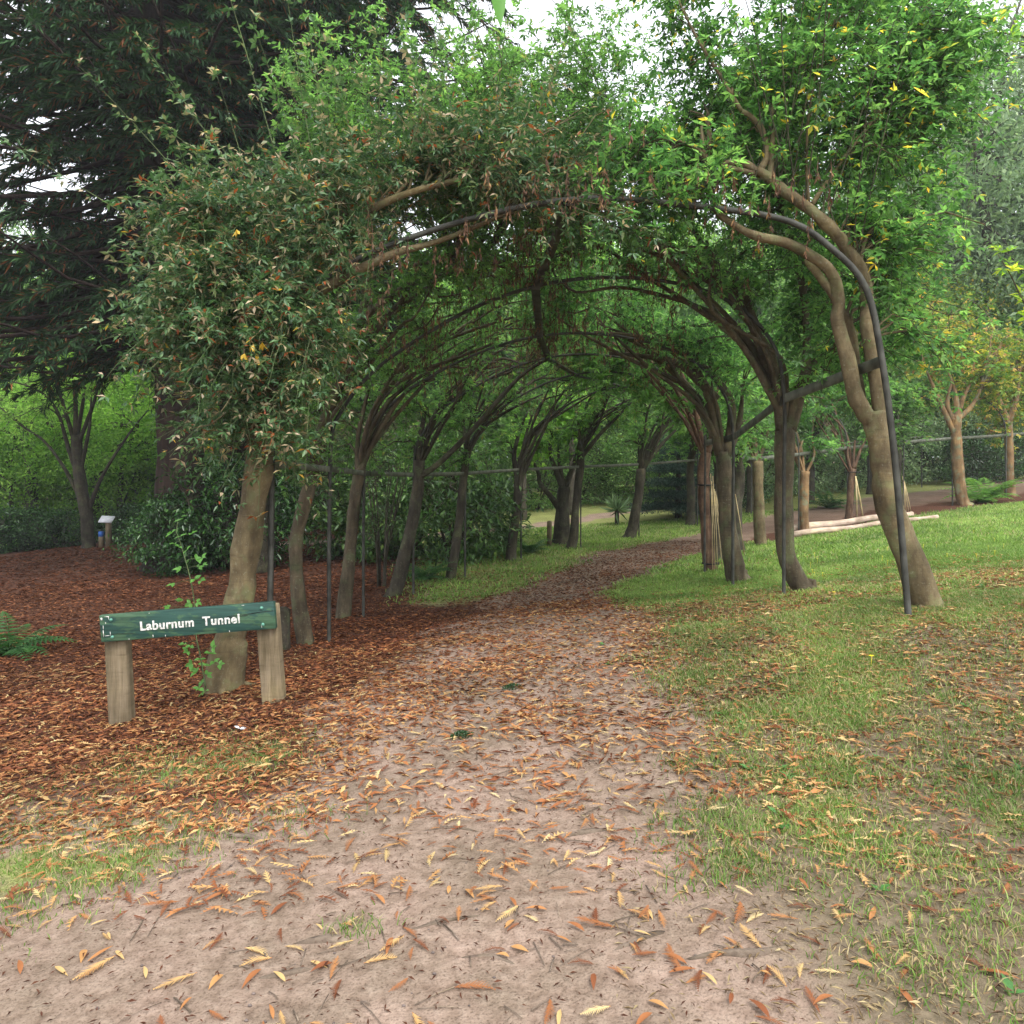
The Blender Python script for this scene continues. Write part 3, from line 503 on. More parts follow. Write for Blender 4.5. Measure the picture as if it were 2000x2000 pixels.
    def pods(s, anchors, n_each=1, L=(.08, .2)):
        B = np.repeat(anchors, n_each, 0)+rng.normal(0, .04, (len(anchors)*n_each, 3)); n = len(B); Ls = rnd(*L, n)
        s.pod.leaves(B, np.tile(A(0, 0, -1), (n, 1))+rdir(n)*.1, rdir(n), Ls, .007, rnd(0, .5, n), .02)
        for q in range(6):
            b_ = B+A(0, 0, -1)*(Ls*rnd(.3, 1, n))[:, None]; s.pod.leaves(b_, rdir(n)*.5+A(0, 0, -1), rdir(n), rnd(.03, .065, n), .014, rnd(0, 1, n), .05)
    def done(s, name, label, cat, bark, leafm, group=None, twigm=None):
        e = thing(name, s.base, label, cat, group)
        s.wood.obj('trunk', bark, e, s.base, True)
        if s.tw.n: tag(s.tw.obj('twigs', twigm or M['twig'], e, s.base), kind='stuff')
        if s.leaf.n: s.leaf.obj('crown', leafm, e, s.base)
        if s.pod.n: tag(s.pod.obj('seed_pods', M['pod'], e, s.base), kind='stuff')
        return e
def clouds(specs, dens=1.0):
    """specs: (px, py, r_px, d0, d1, n) -> random points in a disc seen in the picture but with their own real depth"""
    out = []
    for px, py, r_, d0, d1, n in specs:
        n = int(n*dens); a = rnd(0, 6.28, n); q = np.sqrt(rnd(0, 1, n))*r_; d = rnd(d0, d1, n)
        out.append(np.c_[(px+q*np.cos(a)-1000)/F*d, d, EYE-(py+q*np.sin(a)-HOR)/F*d])
    return np.vstack(out)

# ------------------------------------------------------------------ the tunnel frame
LB = [(-2.05,6.2),(-2.0,8.0),(-1.95,9.6),(-1.55,11.5),(-.86,13.4),(.19,15.3),(1.6,17),(3.3,19),(5.3,20.9),(7.4,22.6),(10,24.2),(12.6,25.8),(15.3,27.3)]
RB = [(2.98,5.5),(2.64,7.1),(2.84,9.4),(2.82,10.7),(3.3,12.4),(4.3,14.4),(5.5,16.3),(7.0,17.85),(8.6,18.75),(10.6,19.8),(12.5,20.75),(15.2,22.5),(17.5,24)]
def hoop_line(k, n=26):
    if k == 0:
        pts = [(525,1300,6.2),(529,1100,6.2),(531,900,6.19),(536,760,6.18),(560,650,6.16),(620,560,6.12),(700,505,6.08),(850,448,6.0),(1000,408,5.92),(1100,392,5.86),(1200,388,5.8),(1400,407,5.7),(1540,432,5.62),(1620,482,5.58),(1690,560,5.55),(1722,700,5.53),(1748,900,5.52),(1776,1225,5.5)]
        return smoothline([P(*p) for p in pts], 70)
    a = G(*LB[k], -.1); b_ = G(*RB[k], -.1); u = b_-a; out = []
    for q, hh in [(0,0),(.0,1.2),(.005,2.2),(.03,2.5),(.1,2.85),(.22,3.15),(.36,3.38),(.5,3.47),(.64,3.42),(.78,3.24),(.9,2.93),(.975,2.5),(1.0,2.1),(1.0,1.1),(1.0,0)]:
        out.append(a+u*q+A(0, 0, hh+.1*(0 < q < 1)))
    return smoothline(out, 60)
def bar(mb, q, wd, th, perp):
    """flat bar swept along a line, broad face square to 'perp'"""
    T = unit(np.gradient(q, axis=0)); n_ = unit(np.cross(T, perp)); p_ = unit(perp)*np.ones((len(q), 1))
    V = np.stack([q+p_*wd/2+n_*th/2, q+p_*wd/2-n_*th/2, q-p_*wd/2-n_*th/2, q-p_*wd/2+n_*th/2], 1); K = len(q)
    i = np.arange(4); j = (i+1) % 4; mb.add(V, np.vstack([np.c_[k*4+i, k*4+j, (k+1)*4+j, (k+1)*4+i] for k in range(K-1)]+[[[0, 1, 2, 3]], [[4*K-1, 4*K-2, 4*K-3, 4*K-4]]]))
frame = thing('tunnel_frame', G(.45, 5.9), 'long curving frame of flat steel hoops and rails that carries the laburnum tunnel', 'frame')
fo = np.array(frame.location)
tops = []; eL = []; eR = []
for k in range(len(LB)):
    q = hoop_line(k); mb = MB(); ax = unit(A(RB[k][0]-LB[k][0], RB[k][1]-LB[k][1], 0)); pv = A(-ax[1], ax[0], 0)
    bar(mb, q, *((.042, .036) if k == 0 else (.045, .028)), pv); mb.obj('hoop', M['steel'], frame, fo)
    tops.append(q[20+np.linalg.norm(q[20:-20, :2]-(A(*LB[k])+A(*RB[k]))/2, axis=1).argmin()]-A(0, 0, .03)); half = len(q)//2
    def at_h(seg, b_): z_ = H(*b_)+1.86; i = np.abs(seg[:, 2]-z_).argmin(); return seg[i]
    eL.append(at_h(q[:half], LB[k])); eR.append(at_h(q[half:], RB[k]))
for pts, nm, up, wd, th in [(tops, 'ridge_bar', A(0, 0, 1), .02, .09)]+[(eL, 'side_rail', A(0, 0, 1), .065, .012), (eR, 'side_rail', A(0, 0, 1), .085, .015)]:
    for a, b_ in zip(pts[:-1], pts[1:]):
        q = np.linspace(a, b_, 4); mb = MB(); bar(mb, q, wd, th, up); mb.obj(nm, M['galv'] if nm == 'side_rail' else M['steel'], frame, fo)
mb = MB()
for k in range(7):
    q0, q1 = hoop_line(k), hoop_line(k+1)
    for t_ in (.28, .34, .42, .58, .66, .72):
        a = q0[int(t_*len(q0))]; b_ = q1[int(t_*len(q1))]; m_ = (a+b_)/2-A(0, 0, .04); mb.tube([a, m_, b_], .003, 4)
mb.obj('training_wires', M['steel'], frame, fo)

# ------------------------------------------------------------------ tunnel trees
low = lambda n: rnd(0, 1, n)**1.5
def arch_targets(k, side, n, thk=.75, vw=.95, smin=-.75):
    n = int(n*.54)
    Bq = A(*(LB[k] if side < 0 else RB[k])); Pq = A(*(RB[k] if side < 0 else LB[k])); W_ = np.linalg.norm(Pq-Bq); u = (Pq-Bq)/W_
    k2 = min(k+1, len(LB)-1); v = A(*(LB[k2] if side < 0 else RB[k2]))-Bq if k2 > k else A(0, 1); v = unit(v)
    s_ = rnd(smin, W_*.56, n); t_ = rnd(-vw, vw, n); zb = H(Bq[0], Bq[1])*(1-np.clip(s_/W_, 0, 1))+H(Pq[0], Pq[1])*np.clip(s_/W_, 0, 1)
    zh = 2.6+1.15*np.sin(np.clip(s_/(W_*.5), 0, 1)*np.pi/2); z = zh+rnd(-.05, 1, n)*thk; z = np.where(s_ < 0, rnd(2.0, 3.6, n), z)
    return np.c_[Bq[0]+u[0]*s_+v[0]*t_, Bq[1]+u[1]*s_+v[1]*t_, zb+z]
def pod_anchors(k, side, n):
    T = arch_targets(k, side, int(n*.75), .35, smin=.7); T[:, 2] -= .22; T = T[T[:, 2] > H(T[:, 0], T[:, 1])+2.9]; return T
# right row, nearest: two limbs above a pale trunk
c6 = lambda x, y, d: P(1300+x*.3623, 600+y*.3623, d); c3 = lambda x, y, d: P(1300+x*.3623, y*.3623, d); c5 = lambda x, y, d: P(600+x*.3623, 600+y*.3623, d); c4 = lambda x, y, d: P(x*.3623, 600+y*.3623, d)
c7 = lambda x, y, d: P(400+x*.3106, 350+y*.3106, d)
d = 5.78; t1 = Tree(G(3.22, d))
t1.limb([c6(1425,1690,d), c6(1385,1560,d), c6(1305,1330,d), c6(1215,1080,d), c6(1165,850,d), c6(1140,680,d), c6(1120,560,d)], .108, .08, 14, .03, .035)
La = t1.limb([c6(1110,620,d), c6(1040,520,d), c6(1005,400,d), c6(965,220,d), c6(925,60,d), c3(935,1620,d), c3(905,1490,d-.05), c3(820,1400,d-.1), c3(650,1310,d-.1), c3(480,1270,d-.1), c3(350,1200,d-.05), c3(260,1110,d), c3(235,900,d+.1), c3(235,700,d+.1)], .066, .018, 10)
Lb = t1.limb([c6(1150,620,d), c6(1150,470,d), c6(1125,260,d), c6(1085,60,d), c3(1085,1640,d+.05), c3(1060,1480,d+.05), c3(985,1350,d+.05), c3(890,1230,d), c3(780,1130,d), c3(640,1030,d), c3(560,960,d), c3(490,920,d)], .065, .036, 10)
t1.limb([c3(560,960,d), c3(570,860,d), c3(580,700,d)], .035, .02); t1.limb([c3(500,930,d), c3(545,840,d), c3(520,700,d), c3(460,630,d), c3(410,600,d)], .03, .018)
t1.limb([c3(490,925,d), c3(420,880,d), c3(330,880,d), c3(250,890,d), c3(180,810,d), c3(70,760,d)], .035, .012); t1.limb([c3(480,935,d), c3(350,905,d), c3(230,870,d), c3(200,760,d), c3(195,680,d)], .025, .012)
t1.limb([c3(570,690,d), c3(600,500,d+.1), c3(780,300,d+.2), c3(1000,20,d+.3)], .018, .006); t1.limb([c3(410,600,d), c3(300,420,d), c3(150,170,d), c3(70,0,d)], .016, .005)
t1.limb([c3(770,1090,d), c3(760,800,d), c3(790,500,d), c3(880,100,d), c3(890,-80,d)], .014, .005); t1.limb([c3(790,1100,d), c3(960,850,d+.1), c3(1200,520,d+.2), c3(1420,0,d+.3)], .02, .006)
t1.limb([c6(1060,520,d+.1), c6(1030,330,d+.15), c6(1000,120,d+.2), c3(880,1560,d+.2), c3(760,1400,d+.3)], .035, .03)
t1.flares(G(3.27, 5.78, .0), .09)
n = 26; q = Lb[rng.integers(len(Lb)//2, len(Lb), n)]; dr = np.c_[rnd(-.35, .75, n), rnd(-.5, .5, n), rnd(.9, 1.6, n)]; t1.shoots(q, dr, rnd(1.0, 2.3, n), 26)
T = clouds([(1230,345,65,5.5,6.4,24),(1350,360,65,5.5,6.4,24),(1450,340,60,5.6,6.4,12),(1700,130,190,5.5,7.0,60),(1560,230,150,5.9,7.2,38),(1800,330,140,5.6,7.0,40),(1790,520,110,5.7,6.8,26),(1430,90,120,5.8,6.9,24),(1420,260,110,5.9,7.0,24),(1330,290,90,5.9,7,18),(1250,330,60,5.6,6.6,10),(1620,420,80,6.0,7.0,12),(1780,640,80,6.0,7.0,12),(1850,200,110,5.8,7,18),(1500,-80,300,5.6,7.2,50),(1860,450,70,6,7,9),(1930,90,60,5.6,6.6,9),(1840,60,80,5.8,6.8,12),(1720,-20,120,5.6,7,12),(1650,700,80,6.3,7.2,9)])
t1.reach(T[rng.random(len(T)) < .6], 9, 8, (.28, .6), leafL=.064, leafW=.027, spread=.8, rv=lambda n: np.clip(rnd(0, .97, n)**1.0, 0, 1)); t1.pods(pod_anchors(0, 1, 160), 2)
t1.done('laburnum_tree', 'nearest laburnum on the right row, leaning pale forked trunk beside the front steel post', 'tree', M['bark_pale'], M['lab_r'], 'laburnum trees of the tunnel')
# left row, nearest: yellow-grey trunk behind the sign, blotched leaves
d = 6.1; t2 = Tree(G(-2.35, d))
t2.limb([P(430,1375,d), P(447,1280,d), P(452,1234,d), P(471,1143,d), P(485,1052,d), P(500,944,d), P(510,850,d), P(524,745,d)], .13, .105, 14, .03, .04)
l0 = t2.limb([P(515,780,d), P(535,700,d), P(549,654,d), P(570,600,d), P(636,490,d), P(704,424,d), P(790,380,d-.1), P(900,350,d-.1)], .075, .02)
l1 = t2.limb([P(515,800,d), P(500,700,d), P(520,600,d+.1), P(560,500,d+.2), P(590,380,d+.2)], .06, .02)
l2 = t2.limb([P(560,610,d), P(640,560,d-.1), P(760,500,d-.1), P(860,470,d), P(960,430,d)], .05, .018); t2.limb([P(512,820,d), P(470,720,d-.1), P(430,600,d-.2), P(400,480,d-.2)], .04, .012)
t2.flares(G((442-1000)/F*6.1, 6.1), .125)
T = clouds([(500,500,170,5.3,6.6,62),(430,420,110,5.3,6.3,30),(560,730,115,5.3,6.4,26),(480,640,110,5.2,6.3,28),(440,820,70,5.3,6.2,11),(560,860,50,5.4,6.2,7),(380,560,70,5.4,6.2,14),(620,380,100,5.6,6.8,26),(740,330,90,5.9,7.0,24),(880,275,85,5.9,7.2,24),(1020,250,85,5.9,7.2,24),(1150,260,80,5.9,7.0,20),(820,250,90,5.8,7,14),(620,640,70,5.6,6.4,12),(300,620,60,5.6,6.3,8),(1020,300,50,5.5,6,5),(690,440,40,5.4,6,4),(1190,400,35,5.4,5.7,4),(330,680,60,5.4,6.2,9)])
t2.jit = .3; t2.reach(T[rng.random(len(T)) < .68], 8, 9, (.3, .6), leafL=.064, leafW=.022, spread=.75, rv=lambda n: np.where(rnd(0, 1, n) < .7, rnd(0, .62, n), rnd(.62, .9, n)), up=.1, droop=.45)
whip = [((480,500),(175,105)),((470,560),(0,265)),((520,420),(255,60)),((560,380),(440,-60)),((600,370),(500,30)),((640,340),(600,0)),((700,330),(640,60)),((740,300),(740,20)),((560,430),(330,170)),((520,470),(420,130)),((450,630),(130,640)),((620,360),(530,-120)),((480,380),(300,230)),((800,300),(900,-60)),((840,280),(780,10)),((1020,300),(1150,-30)),((900,300),(850,60)),((960,280),(990,40)),((700,340),(560,120)),((760,300),(690,110))]
a = np.array([P(*p0, 5.9) for p0, _ in whip]); b_ = np.array([P(*p1, 5.7+rnd(-.3, .3)) for _, p1 in whip]); t2.shoots(a, b_-a, np.linalg.norm(b_-a, axis=1), 30, .06, .026, rv=lambda n: rnd(.35, .7, n), r0=.006, bend=.06)
for px, py in ((495,672),(478,690),(500,690),(512,668),(462,448)): t2.leaf.leaves(np.repeat([P(px, py, 5.3)], 4, 0), rdir(4)*.6-A(0, 0, .9), rdir(4), .07, .026, .972)
t2.pods(pod_anchors(0, -1, 160), 2)
t2.done('laburnum_tree', 'nearest laburnum on the left row, smooth yellowish trunk rising behind the green sign', 'tree', M['bark_pale'], M['lab_l'], 'laburnum trees of the tunnel', M['shoot'])
# upper, fresher part of the roof: a young tree rooted by the left row, seen above the arch
def fill_top():
    T = clouds([(760,150,150,6.6,8.2,34),(900,180,150,6.6,8.4,36),(1040,200,140,6.6,8.4,36),(1130,90,120,6.6,8.2,26),(980,70,120,6.4,8.0,24),(690,260,100,6.6,8,20),(1150,250,60,6.6,8,10),(620,120,90,6.4,7.6,12),(860,40,120,6.6,8,14)])
    return T
# traced trunks: (d, trunk px, extra limbs)
def row_tree(k, side, d, trunk, limbs, r0, r1, bark, leafm, label, n_t, twigs, nodes, leafL, rv=None, extra=None, pods=120, lr=.5, group='laburnum trees of the tunnel', skip=0):
    x0 = trunk[0]; bx = (x0[0]-1000)/F*d; t = Tree(G(bx, d)); pts = [P(px, py, d) for px, py in trunk]; pts[0] = G(bx, d, -.08)
    t.limb(pts, r0, r1, 12, .04, r0*.35)
    for L in limbs: t.limb([P(*p, d) if len(p) == 2 else P(*p) for p in L], r1*lr*1.3, r1*.22, 8)
    t.flares(G(bx, d), r0*.7)
    S0 = t.smp[0][-3]; far_ = arch_targets(k, side, 13, .25, smin=1.0)
    for q in far_:
        p0 = S0[:3]+A(0, 0, .05); L_ = np.linalg.norm(q-p0); mid_ = p0*.45+q*.55+A(0, 0, .32*L_*.5)+rng.normal(0, .16, 3); t.limb([p0, p0*.7+mid_*.3+A(0, 0, .12*L_)+rng.normal(0, .09, 3), mid_, q*.6+mid_*.4+rng.normal(0, .13, 3), q], min(r1*rnd(.2, .5), .04), .007, 6)
    T = arch_targets(k, side, n_t)
    if extra is not None: T = np.vstack([T, extra])
    t.reach(T, twigs, nodes, leafL=leafL, leafW=leafL*.44, rv=rv, br=.012*leafL/.05)
    if pods: t.pods(pod_anchors(k, side, pods), 2)
    return t.done('laburnum_tree', label, 'tree', bark, leafm, group)
RG = lambda n: rnd(0, .9, n)
row_tree(1, -1, 7.9, [(600,1262),(594,1240),(580,1143),(580,1053),(597,980),(618,900),(637,817)], [[(630,830),(650,760),(663,727),(688,654),(715,620),(735,560)],[(637,820),(625,740),(640,640),(700,560),(800,520),(940,500)],[(700,640),(712,585),(705,545),(690,500)],[(705,625),(800,555),(900,530),(1000,505)],[(600,975),(610,900),(622,860)]], .08, .066, M['bark'], M['lab_m'],
    'second laburnum on the left row, wavy trunk bulging towards the litter bed', 90, 13, 8, .055, RG, extra=fill_top(), pods=320)
row_tree(1, 1, 7.3, [(1583,1165),(1560,1140),(1535,1075),(1532,962),(1532,853),(1536,830)], [[(1525,840),(1517,745),(1503,690),(1474,643),(1438,600),(1391,554),(1336,522),(1300,503),(1230,480)],[(1540,840),(1555,765),(1578,725),(1600,700),(1640,690)],[(1480,650),(1460,600),(1450,560),(1390,510),(1380,470)],[(1545,840),(1570,740),(1575,640),(1560,520),(1530,420)],[(1405,570),(1395,520),(1350,440)]], .098, .088, M['bark'], M['lab_r'],
    'second laburnum on the right row, trunk curving out at the foot', 90, 13, 8, .055, RG, extra=clouds([(1500,330,130,7.4,9,20),(1620,520,90,7.4,8.8,16),(1700,600,80,7.4,9,12),(1450,180,110,7.2,8.6,16),(1560,640,70,7.4,8.6,8),(1480,470,60,7.5,8.5,6)]), pods=300)
row_tree(2, -1, 9.6, [(668,1210),(672,1190),(687,1034),(698,944),(702,915)], [[(702,920),(715,860),(727,817),(755,763),(817,727),(890,700),(960,672)],[(702,925),(725,870),(760,810),(800,760),(850,740)],[(700,925),(700,850),(720,760)],[(755,763),(800,700),(880,660),(1000,620)]], .088, .074, M['bark'], M['lab_m'],
    'third laburnum on the left row, mossy trunk with a low stub branch at the rail', 85, 11, 7, .065, RG, pods=260)
row_tree(2, 1, 9.75, [(1450,1140),(1438,1120),(1423,1035),(1416,926),(1412,882)], [[(1405,890),(1388,790),(1362,725),(1336,685),(1300,668),(1230,655),(1160,650)],[(1418,890),(1430,800),(1400,740),(1350,700),(1260,640),(1200,610)],[(1400,780),(1340,720),(1290,700),(1190,690)],[(1422,885),(1445,820),(1450,760)]], .13, .1, M['bark'], M['lab_r'],
    'third laburnum on the right row, thick straight trunk with a pale lichened flank', 85, 11, 7, .065, RG, pods=260)
row_tree(3, -1, 11.5, [(762,1170),(775,1140),(803,1034),(817,944),(820,900)], [[(818,905),(821,853),(830,800),(825,745)],[(818,930),(853,908),(911,853),(980,774),(1027,727),(1090,690)],[(830,860),(860,800),(930,750),(1000,725)]], .105, .085, M['bark_dark'], M['lab_m'],
    'fourth laburnum on the left row, dark leaning trunk split at the rail', 75, 10, 6, .08, RG, pods=220)
row_tree(3, 1, 10.95, [(1390,1122),(1383,1090),(1376,1000),(1374,926),(1380,885)], [[(1378,890),(1365,830),(1350,770),(1310,740),(1260,720)],[(1380,890),(1395,830),(1400,770)],[(1350,780),(1320,720),(1240,690)]], .09, .075, M['bark_brown'], M['lab_r'],
    'fourth laburnum on the right row, flaking red-brown trunk strapped and propped with canes', 75, 10, 6, .08, RG, pods=220)
row_tree(4, -1, 13.4, [(878,1128),(885,1100),(897,1016),(904,944),(915,871)], [[(912,880),(944,835),(1000,798),(1060,770)],[(912,880),(905,820),(915,770)],[(915,871),(960,820),(1030,750)]], .082, .068, M['bark_dark'], M['lab_m'],
    'fifth laburnum on the left row, dark slim trunk in front of the rhododendron', 70, 9, 6, .09, RG, pods=160)
row_tree(5, -1, 15.3, [(996,1094),(1000,1060),(1009,998),(1013,926)], [[(1013,935),(1034,853),(1078,814),(1110,790)],[(1010,930),(1005,880),(1030,800)],[(1015,935),(1025,860),(1040,810)]], .105, .09, M['bark_dark'], M['lab_m'],
    'sixth laburnum on the left row, dark trunk forking at the rail before the far lawn', 65, 9, 6, .1, RG, pods=140)
row_tree(6, -1, 17, [(1113,1070),(1120,1050),(1125,985),(1134,908),(1134,870)], [[(1134,880),(1132,846),(1125,800)],[(1136,880),(1150,830),(1190,800),(1230,780)],[(1138,890),(1170,850),(1210,810),(1225,790)]], .1, .085, M['bark_dark'], M['lab_m'],
    'seventh laburnum on the left row, straight dark trunk right of the forked tree', 60, 9, 6, .105, RG, pods=100)
row_tree(7, -1, 19, [(1226,1050),(1236,1030),(1248,962),(1252,915)], [[(1252,920),(1250,860),(1256,830)],[(1254,920),(1275,860),(1300,825)],[(1254,915),(1290,870),(1320,840)]], .14, .12, M['bark_dark'], M['lab_m'],
    'eighth laburnum on the left row, dark trunk in front of the blue conifer', 60, 9, 6, .11, RG, pods=60)
row_tree(6, 1, 16.1, [(1487,1066),(1485,1050),(1482,962),(1480,900)], [[(1480,905),(1470,870),(1480,840)],[(1480,905),(1492,870),(1500,840)]], .125, .11, M['bark_pale'], M['lab_r'],
    'stout pollarded laburnum on the lawn between the second and third trunks', 40, 9, 6, .11, RG, pods=0, lr=.3)
row_tree(7, 1, 18, [(1572,1042),(1570,1020),(1570,960),(1572,920)], [[(1572,925),(1560,890),(1568,860)],[(1574,925),(1590,890),(1586,860)]], .115, .1, M['bark_orange'], M['lab_r'],
    'pollarded laburnum with orange tinged trunk at the left end of the pale logs', 40, 9, 6, .12, RG, pods=0, lr=.3)
row_tree(8, 1, 18.7, [(1657,1022),(1658,1010),(1662,960),(1666,915)], [[(1664,925),(1655,890),(1658,868)],[(1668,915),(1680,880),(1688,865)],[(1666,915),(1668,880),(1670,860)]], .095, .08, M['bark_brown'], M['lab_r'],
    'small forked laburnum with black strap standing behind the pale logs', 30, 8, 6, .12, RG, pods=0, lr=.45)
gold = clouds([(1850,690,110,20,24,26),(1960,720,90,20,25,20),(1800,640,70,21,25,10)])
t = Tree(G((1882-1000)/F*20.7, 20.7)); d = 20.7
t.limb([P(1886,990,d), P(1878,970,d), P(1870,900,d), P(1868,850,d), P(1868,810,d)], .15, .13, 12, .05, .08)
for L in ([(1866,850),(1845,805),(1825,760),(1810,725)], [(1868,820),(1880,780),(1895,750)], [(1866,830),(1850,790),(1858,750)], [(1868,815),(1866,770),(1850,720)], [(1870,820),(1900,790),(1915,760)]): t.limb([P(*p, d) for p in L], .09, .03, 7, .15)
t.reach(gold, 9, 6, (.3, .8), leafL=.12, leafW=.06, br=.025, rv=lambda n: rnd(0, 1, n)); t.done('laburnum_tree', 'lichen covered pollarded tree left of the green fern with yellowing leaves', 'tree', M['bark_orange'], M['wood_gold'])
t = Tree(G((1971-1000)/F*22.8, 22.8)); d = 22.8
t.limb([P(1972,972,d), P(1972,930,d), P(1970,860,d), P(1968,820,d)], .13, .11, 12, .04, .04); t.limb([P(1968,825,d), P(1950,780,d), P(1940,740,d)], .1, .04); t.limb([P(1968,825,d), P(1985,780,d), P(1990,730,d)], .1, .04)
t.reach(clouds([(1960,760,70,22,24,18),(2000,700,80,22,25,20),(1940,820,40,22,24,5)]), 9, 6, (.3, .8), leafL=.12, leafW=.06, br=.025); t.done('laburnum_tree', 'orange-stemmed tree right of the green fern at the right edge', 'tree', M['bark_orange'], M['wood_gold'])
# hidden places of the right row and the outer row beyond: darker, one built and copied
def far_laburnum(leafm, label, loc, rz, bark=M['bark_dark']):
    t = Tree((0, 0, 0)); t.limb([A(0,0,-.1), A(.03,.0,.8), A(-.04,.02,1.6), A(.1,0,2.1)], .13, .1, 10, .05, .05)
    t.limb([A(.1,0,2.0), A(.5,.1,2.7), A(1.2,.1,3.2), A(2.0,0,3.5)], .06, .02); t.limb([A(.05,0,2.0), A(-.1,.1,2.6), A(.1,-.2,3.3)], .05, .015); t.limb([A(.1,0,2.0), A(.4,-.3,2.6), A(.9,-.5,3.2)], .05, .015)
    n = 60; s_ = rnd(-.9, 2.4, n); T = np.c_[s_, rnd(-1, 1, n), 2.5+1.0*np.sin(np.clip(s_/2.4, 0, 1)*1.57)+rnd(-.3, .9, n)]
    t.reach(T, 9, 6, leafL=.11, leafW=.05, br=.02, rv=RG); e = t.done('laburnum_tree', label, 'tree', bark, leafm, 'laburnum trees of the tunnel'); e.location = loc; e.rotation_euler.z = rz; return e
proto = far_laburnum(M['lab_m'], 'slim laburnum of the right row hidden behind the third and fourth trunks', tuple(G(3.55, 12.6)), R(170))
for (x_, y_, rz, lab) in [(4.5,14.6,150,'slim laburnum of the right row glimpsed behind the thick third trunk'),(5.2,21.3,-60,'dark laburnum standing beyond the far bend of the path, left of the others there'),(7.5,23.0,-60,'dark leaning laburnum beyond the pale logs on the far side of the path'),
                           (9.9,24.3,-60,'dark laburnum beyond the path seen left of the nearest right trunk'),(12.7,25.9,-60,'dark laburnum beyond the path seen right of the nearest right trunk'),(10.5,19.95,120,'laburnum propped with canes right of the nearest right trunk')]:
    e = copy_tree(proto); e.location = tuple(G(x_, y_)); e.rotation_euler.z = R(rz); e['label'] = lab

# ------------------------------------------------------------------ props by the trees: stakes, canes, straps, ties
def canes(name, pts, label, grp, r_=.006):
    b0 = A(*pts[0][0]); e = thing(name, b0, label, 'canes', grp)
    for a, c_ in pts: mb = MB(); mb.tube([A(*a), (A(*a)+A(*c_))/2+A(.01, 0, 0), A(*c_)], r_, 6); mb.obj('cane', M['cane'], e, b0, True)
    return e
d = 10.9; canes('cane_bundle', [(P(bx, by, d-.1+.03*i), P(tx_, ty_, d)) for i, (bx, by, tx_, ty_) in enumerate([(1392,1122,1388,925),(1397,1120,1390,940),(1402,1118,1392,930),(1412,1120,1393,950),(1418,1122,1395,955),(1424,1112,1397,960),(1454,1085,1436,965)])], 'bundle of bamboo canes propped against the flaking red-brown trunk', 'cane bundles')
d = 18.6; canes('cane_bundle', [(P(bx, by, d), P(tx_, ty_, d)) for bx, by, tx_, ty_ in [(1674,1018,1671,930),(1687,1020,1672,935)]], 'two canes leaning on the small forked tree behind the logs', 'cane bundles', .02)
d = 19.8; canes('cane_bundle', [(P(bx, by, d), P(tx_, ty_, d)) for bx, by, tx_, ty_ in [(1766,1004,1763,930),(1770,1006,1764,930),(1775,1005,1764,935),(1780,1005,1766,940)]], 'fan of pale canes leaning together right of the nearest right trunk', 'cane bundles', .014)
for cx_, cy_, d, r_, lab in [(1376,947,10.95,.1,'black rubber strap round the flaking red-brown trunk, upper'),(1385,1100,10.95,.1,'black rubber strap round the foot of the flaking red-brown trunk'),(1663,922,18.7,.17,'black rubber strap round the small forked tree behind the logs')]:
    c0 = P(cx_, cy_, d); mb = MB(); a = np.linspace(0, 2*np.pi, 20); mb.tube(c0+np.c_[np.cos(a)*r_, np.sin(a)*r_, np.zeros(20)], .012, 6)
    mb.box(c0+A(r_+.02, -.02, 0), .05, .03, .035); o = mb.obj('tree_strap', M['strap'], origin=c0, smooth=True); o.location = tuple(c0); tag(o, lab, 'strap', 'tree straps')
# pale logs on the lawn
def log(p0, p1, r_, label):
    b0 = A(*p0); mb = MB(); q = np.linspace(b0, A(*p1), 12); q[:, 2] = H(q[:, 0], q[:, 1])+r_*.75+np.sin(np.arange(12)*1.1)*.02; q[:, 1] += np.sin(np.arange(12)*.8)*.03
    mb.tube(q, np.linspace(r_, r_*.7, 12), 12, wob=.02); o = mb.obj('log', M['log'], origin=b0, smooth=True); o.location = tuple(b0); tag(o, label, 'log', 'pale stripped logs')
log(G(6.6, 17.2), G(10.2, 17.5), .075, 'nearer pale stripped log lying on the lawn edge'); log(G(6.9, 18.15), G(10.2, 18.6), .1, 'further pale stripped log lying behind the other on the lawn edge')

# ------------------------------------------------------------------ the sign
SD = 5.35; sx, sz = (372-1000)/F*SD, EYE-(1212-HOR)/F*SD; org = G(-2.3, SD)
sign = thing('wooden_sign', org, 'leaning green wooden sign board with white lettering on two short square posts', 'sign')
tilt = math.atan2(27, 343); ux = A(math.cos(tilt), .0, math.sin(tilt)); uz = A(-math.sin(tilt), 0, math.cos(tilt)); ctr = A(sx, SD-.03, sz)
def beveled(name, c0, sx_, sy_, sz_, ax, az, material, bev=.006, parent=sign, o0=org):
    mb = MB(); mb.box(c0, sx_, sy_, sz_, ax, az); o = mb.obj(name, material, parent, o0); mo = o.modifiers.new('b', 'BEVEL'); mo.width = bev; mo.segments = 2; return o
beveled('board', ctr, 1.27, .045, .195, ux, uz, M['board'], .005)
for (px0, py0, px1, py1) in [(228,1205,240,1430), (522,1180,537,1385)]:
    a = P(px0, py0, SD+.052); b_ = P(px1, py1, SD+.052); c0 = (a+b_)/2; z_ = unit(a-b_); Lp = np.linalg.norm(a-b_)
    beveled('post', c0, .157, .1, Lp, (1, 0, -z_[0]), tuple(z_), M['post_wood'], .012)
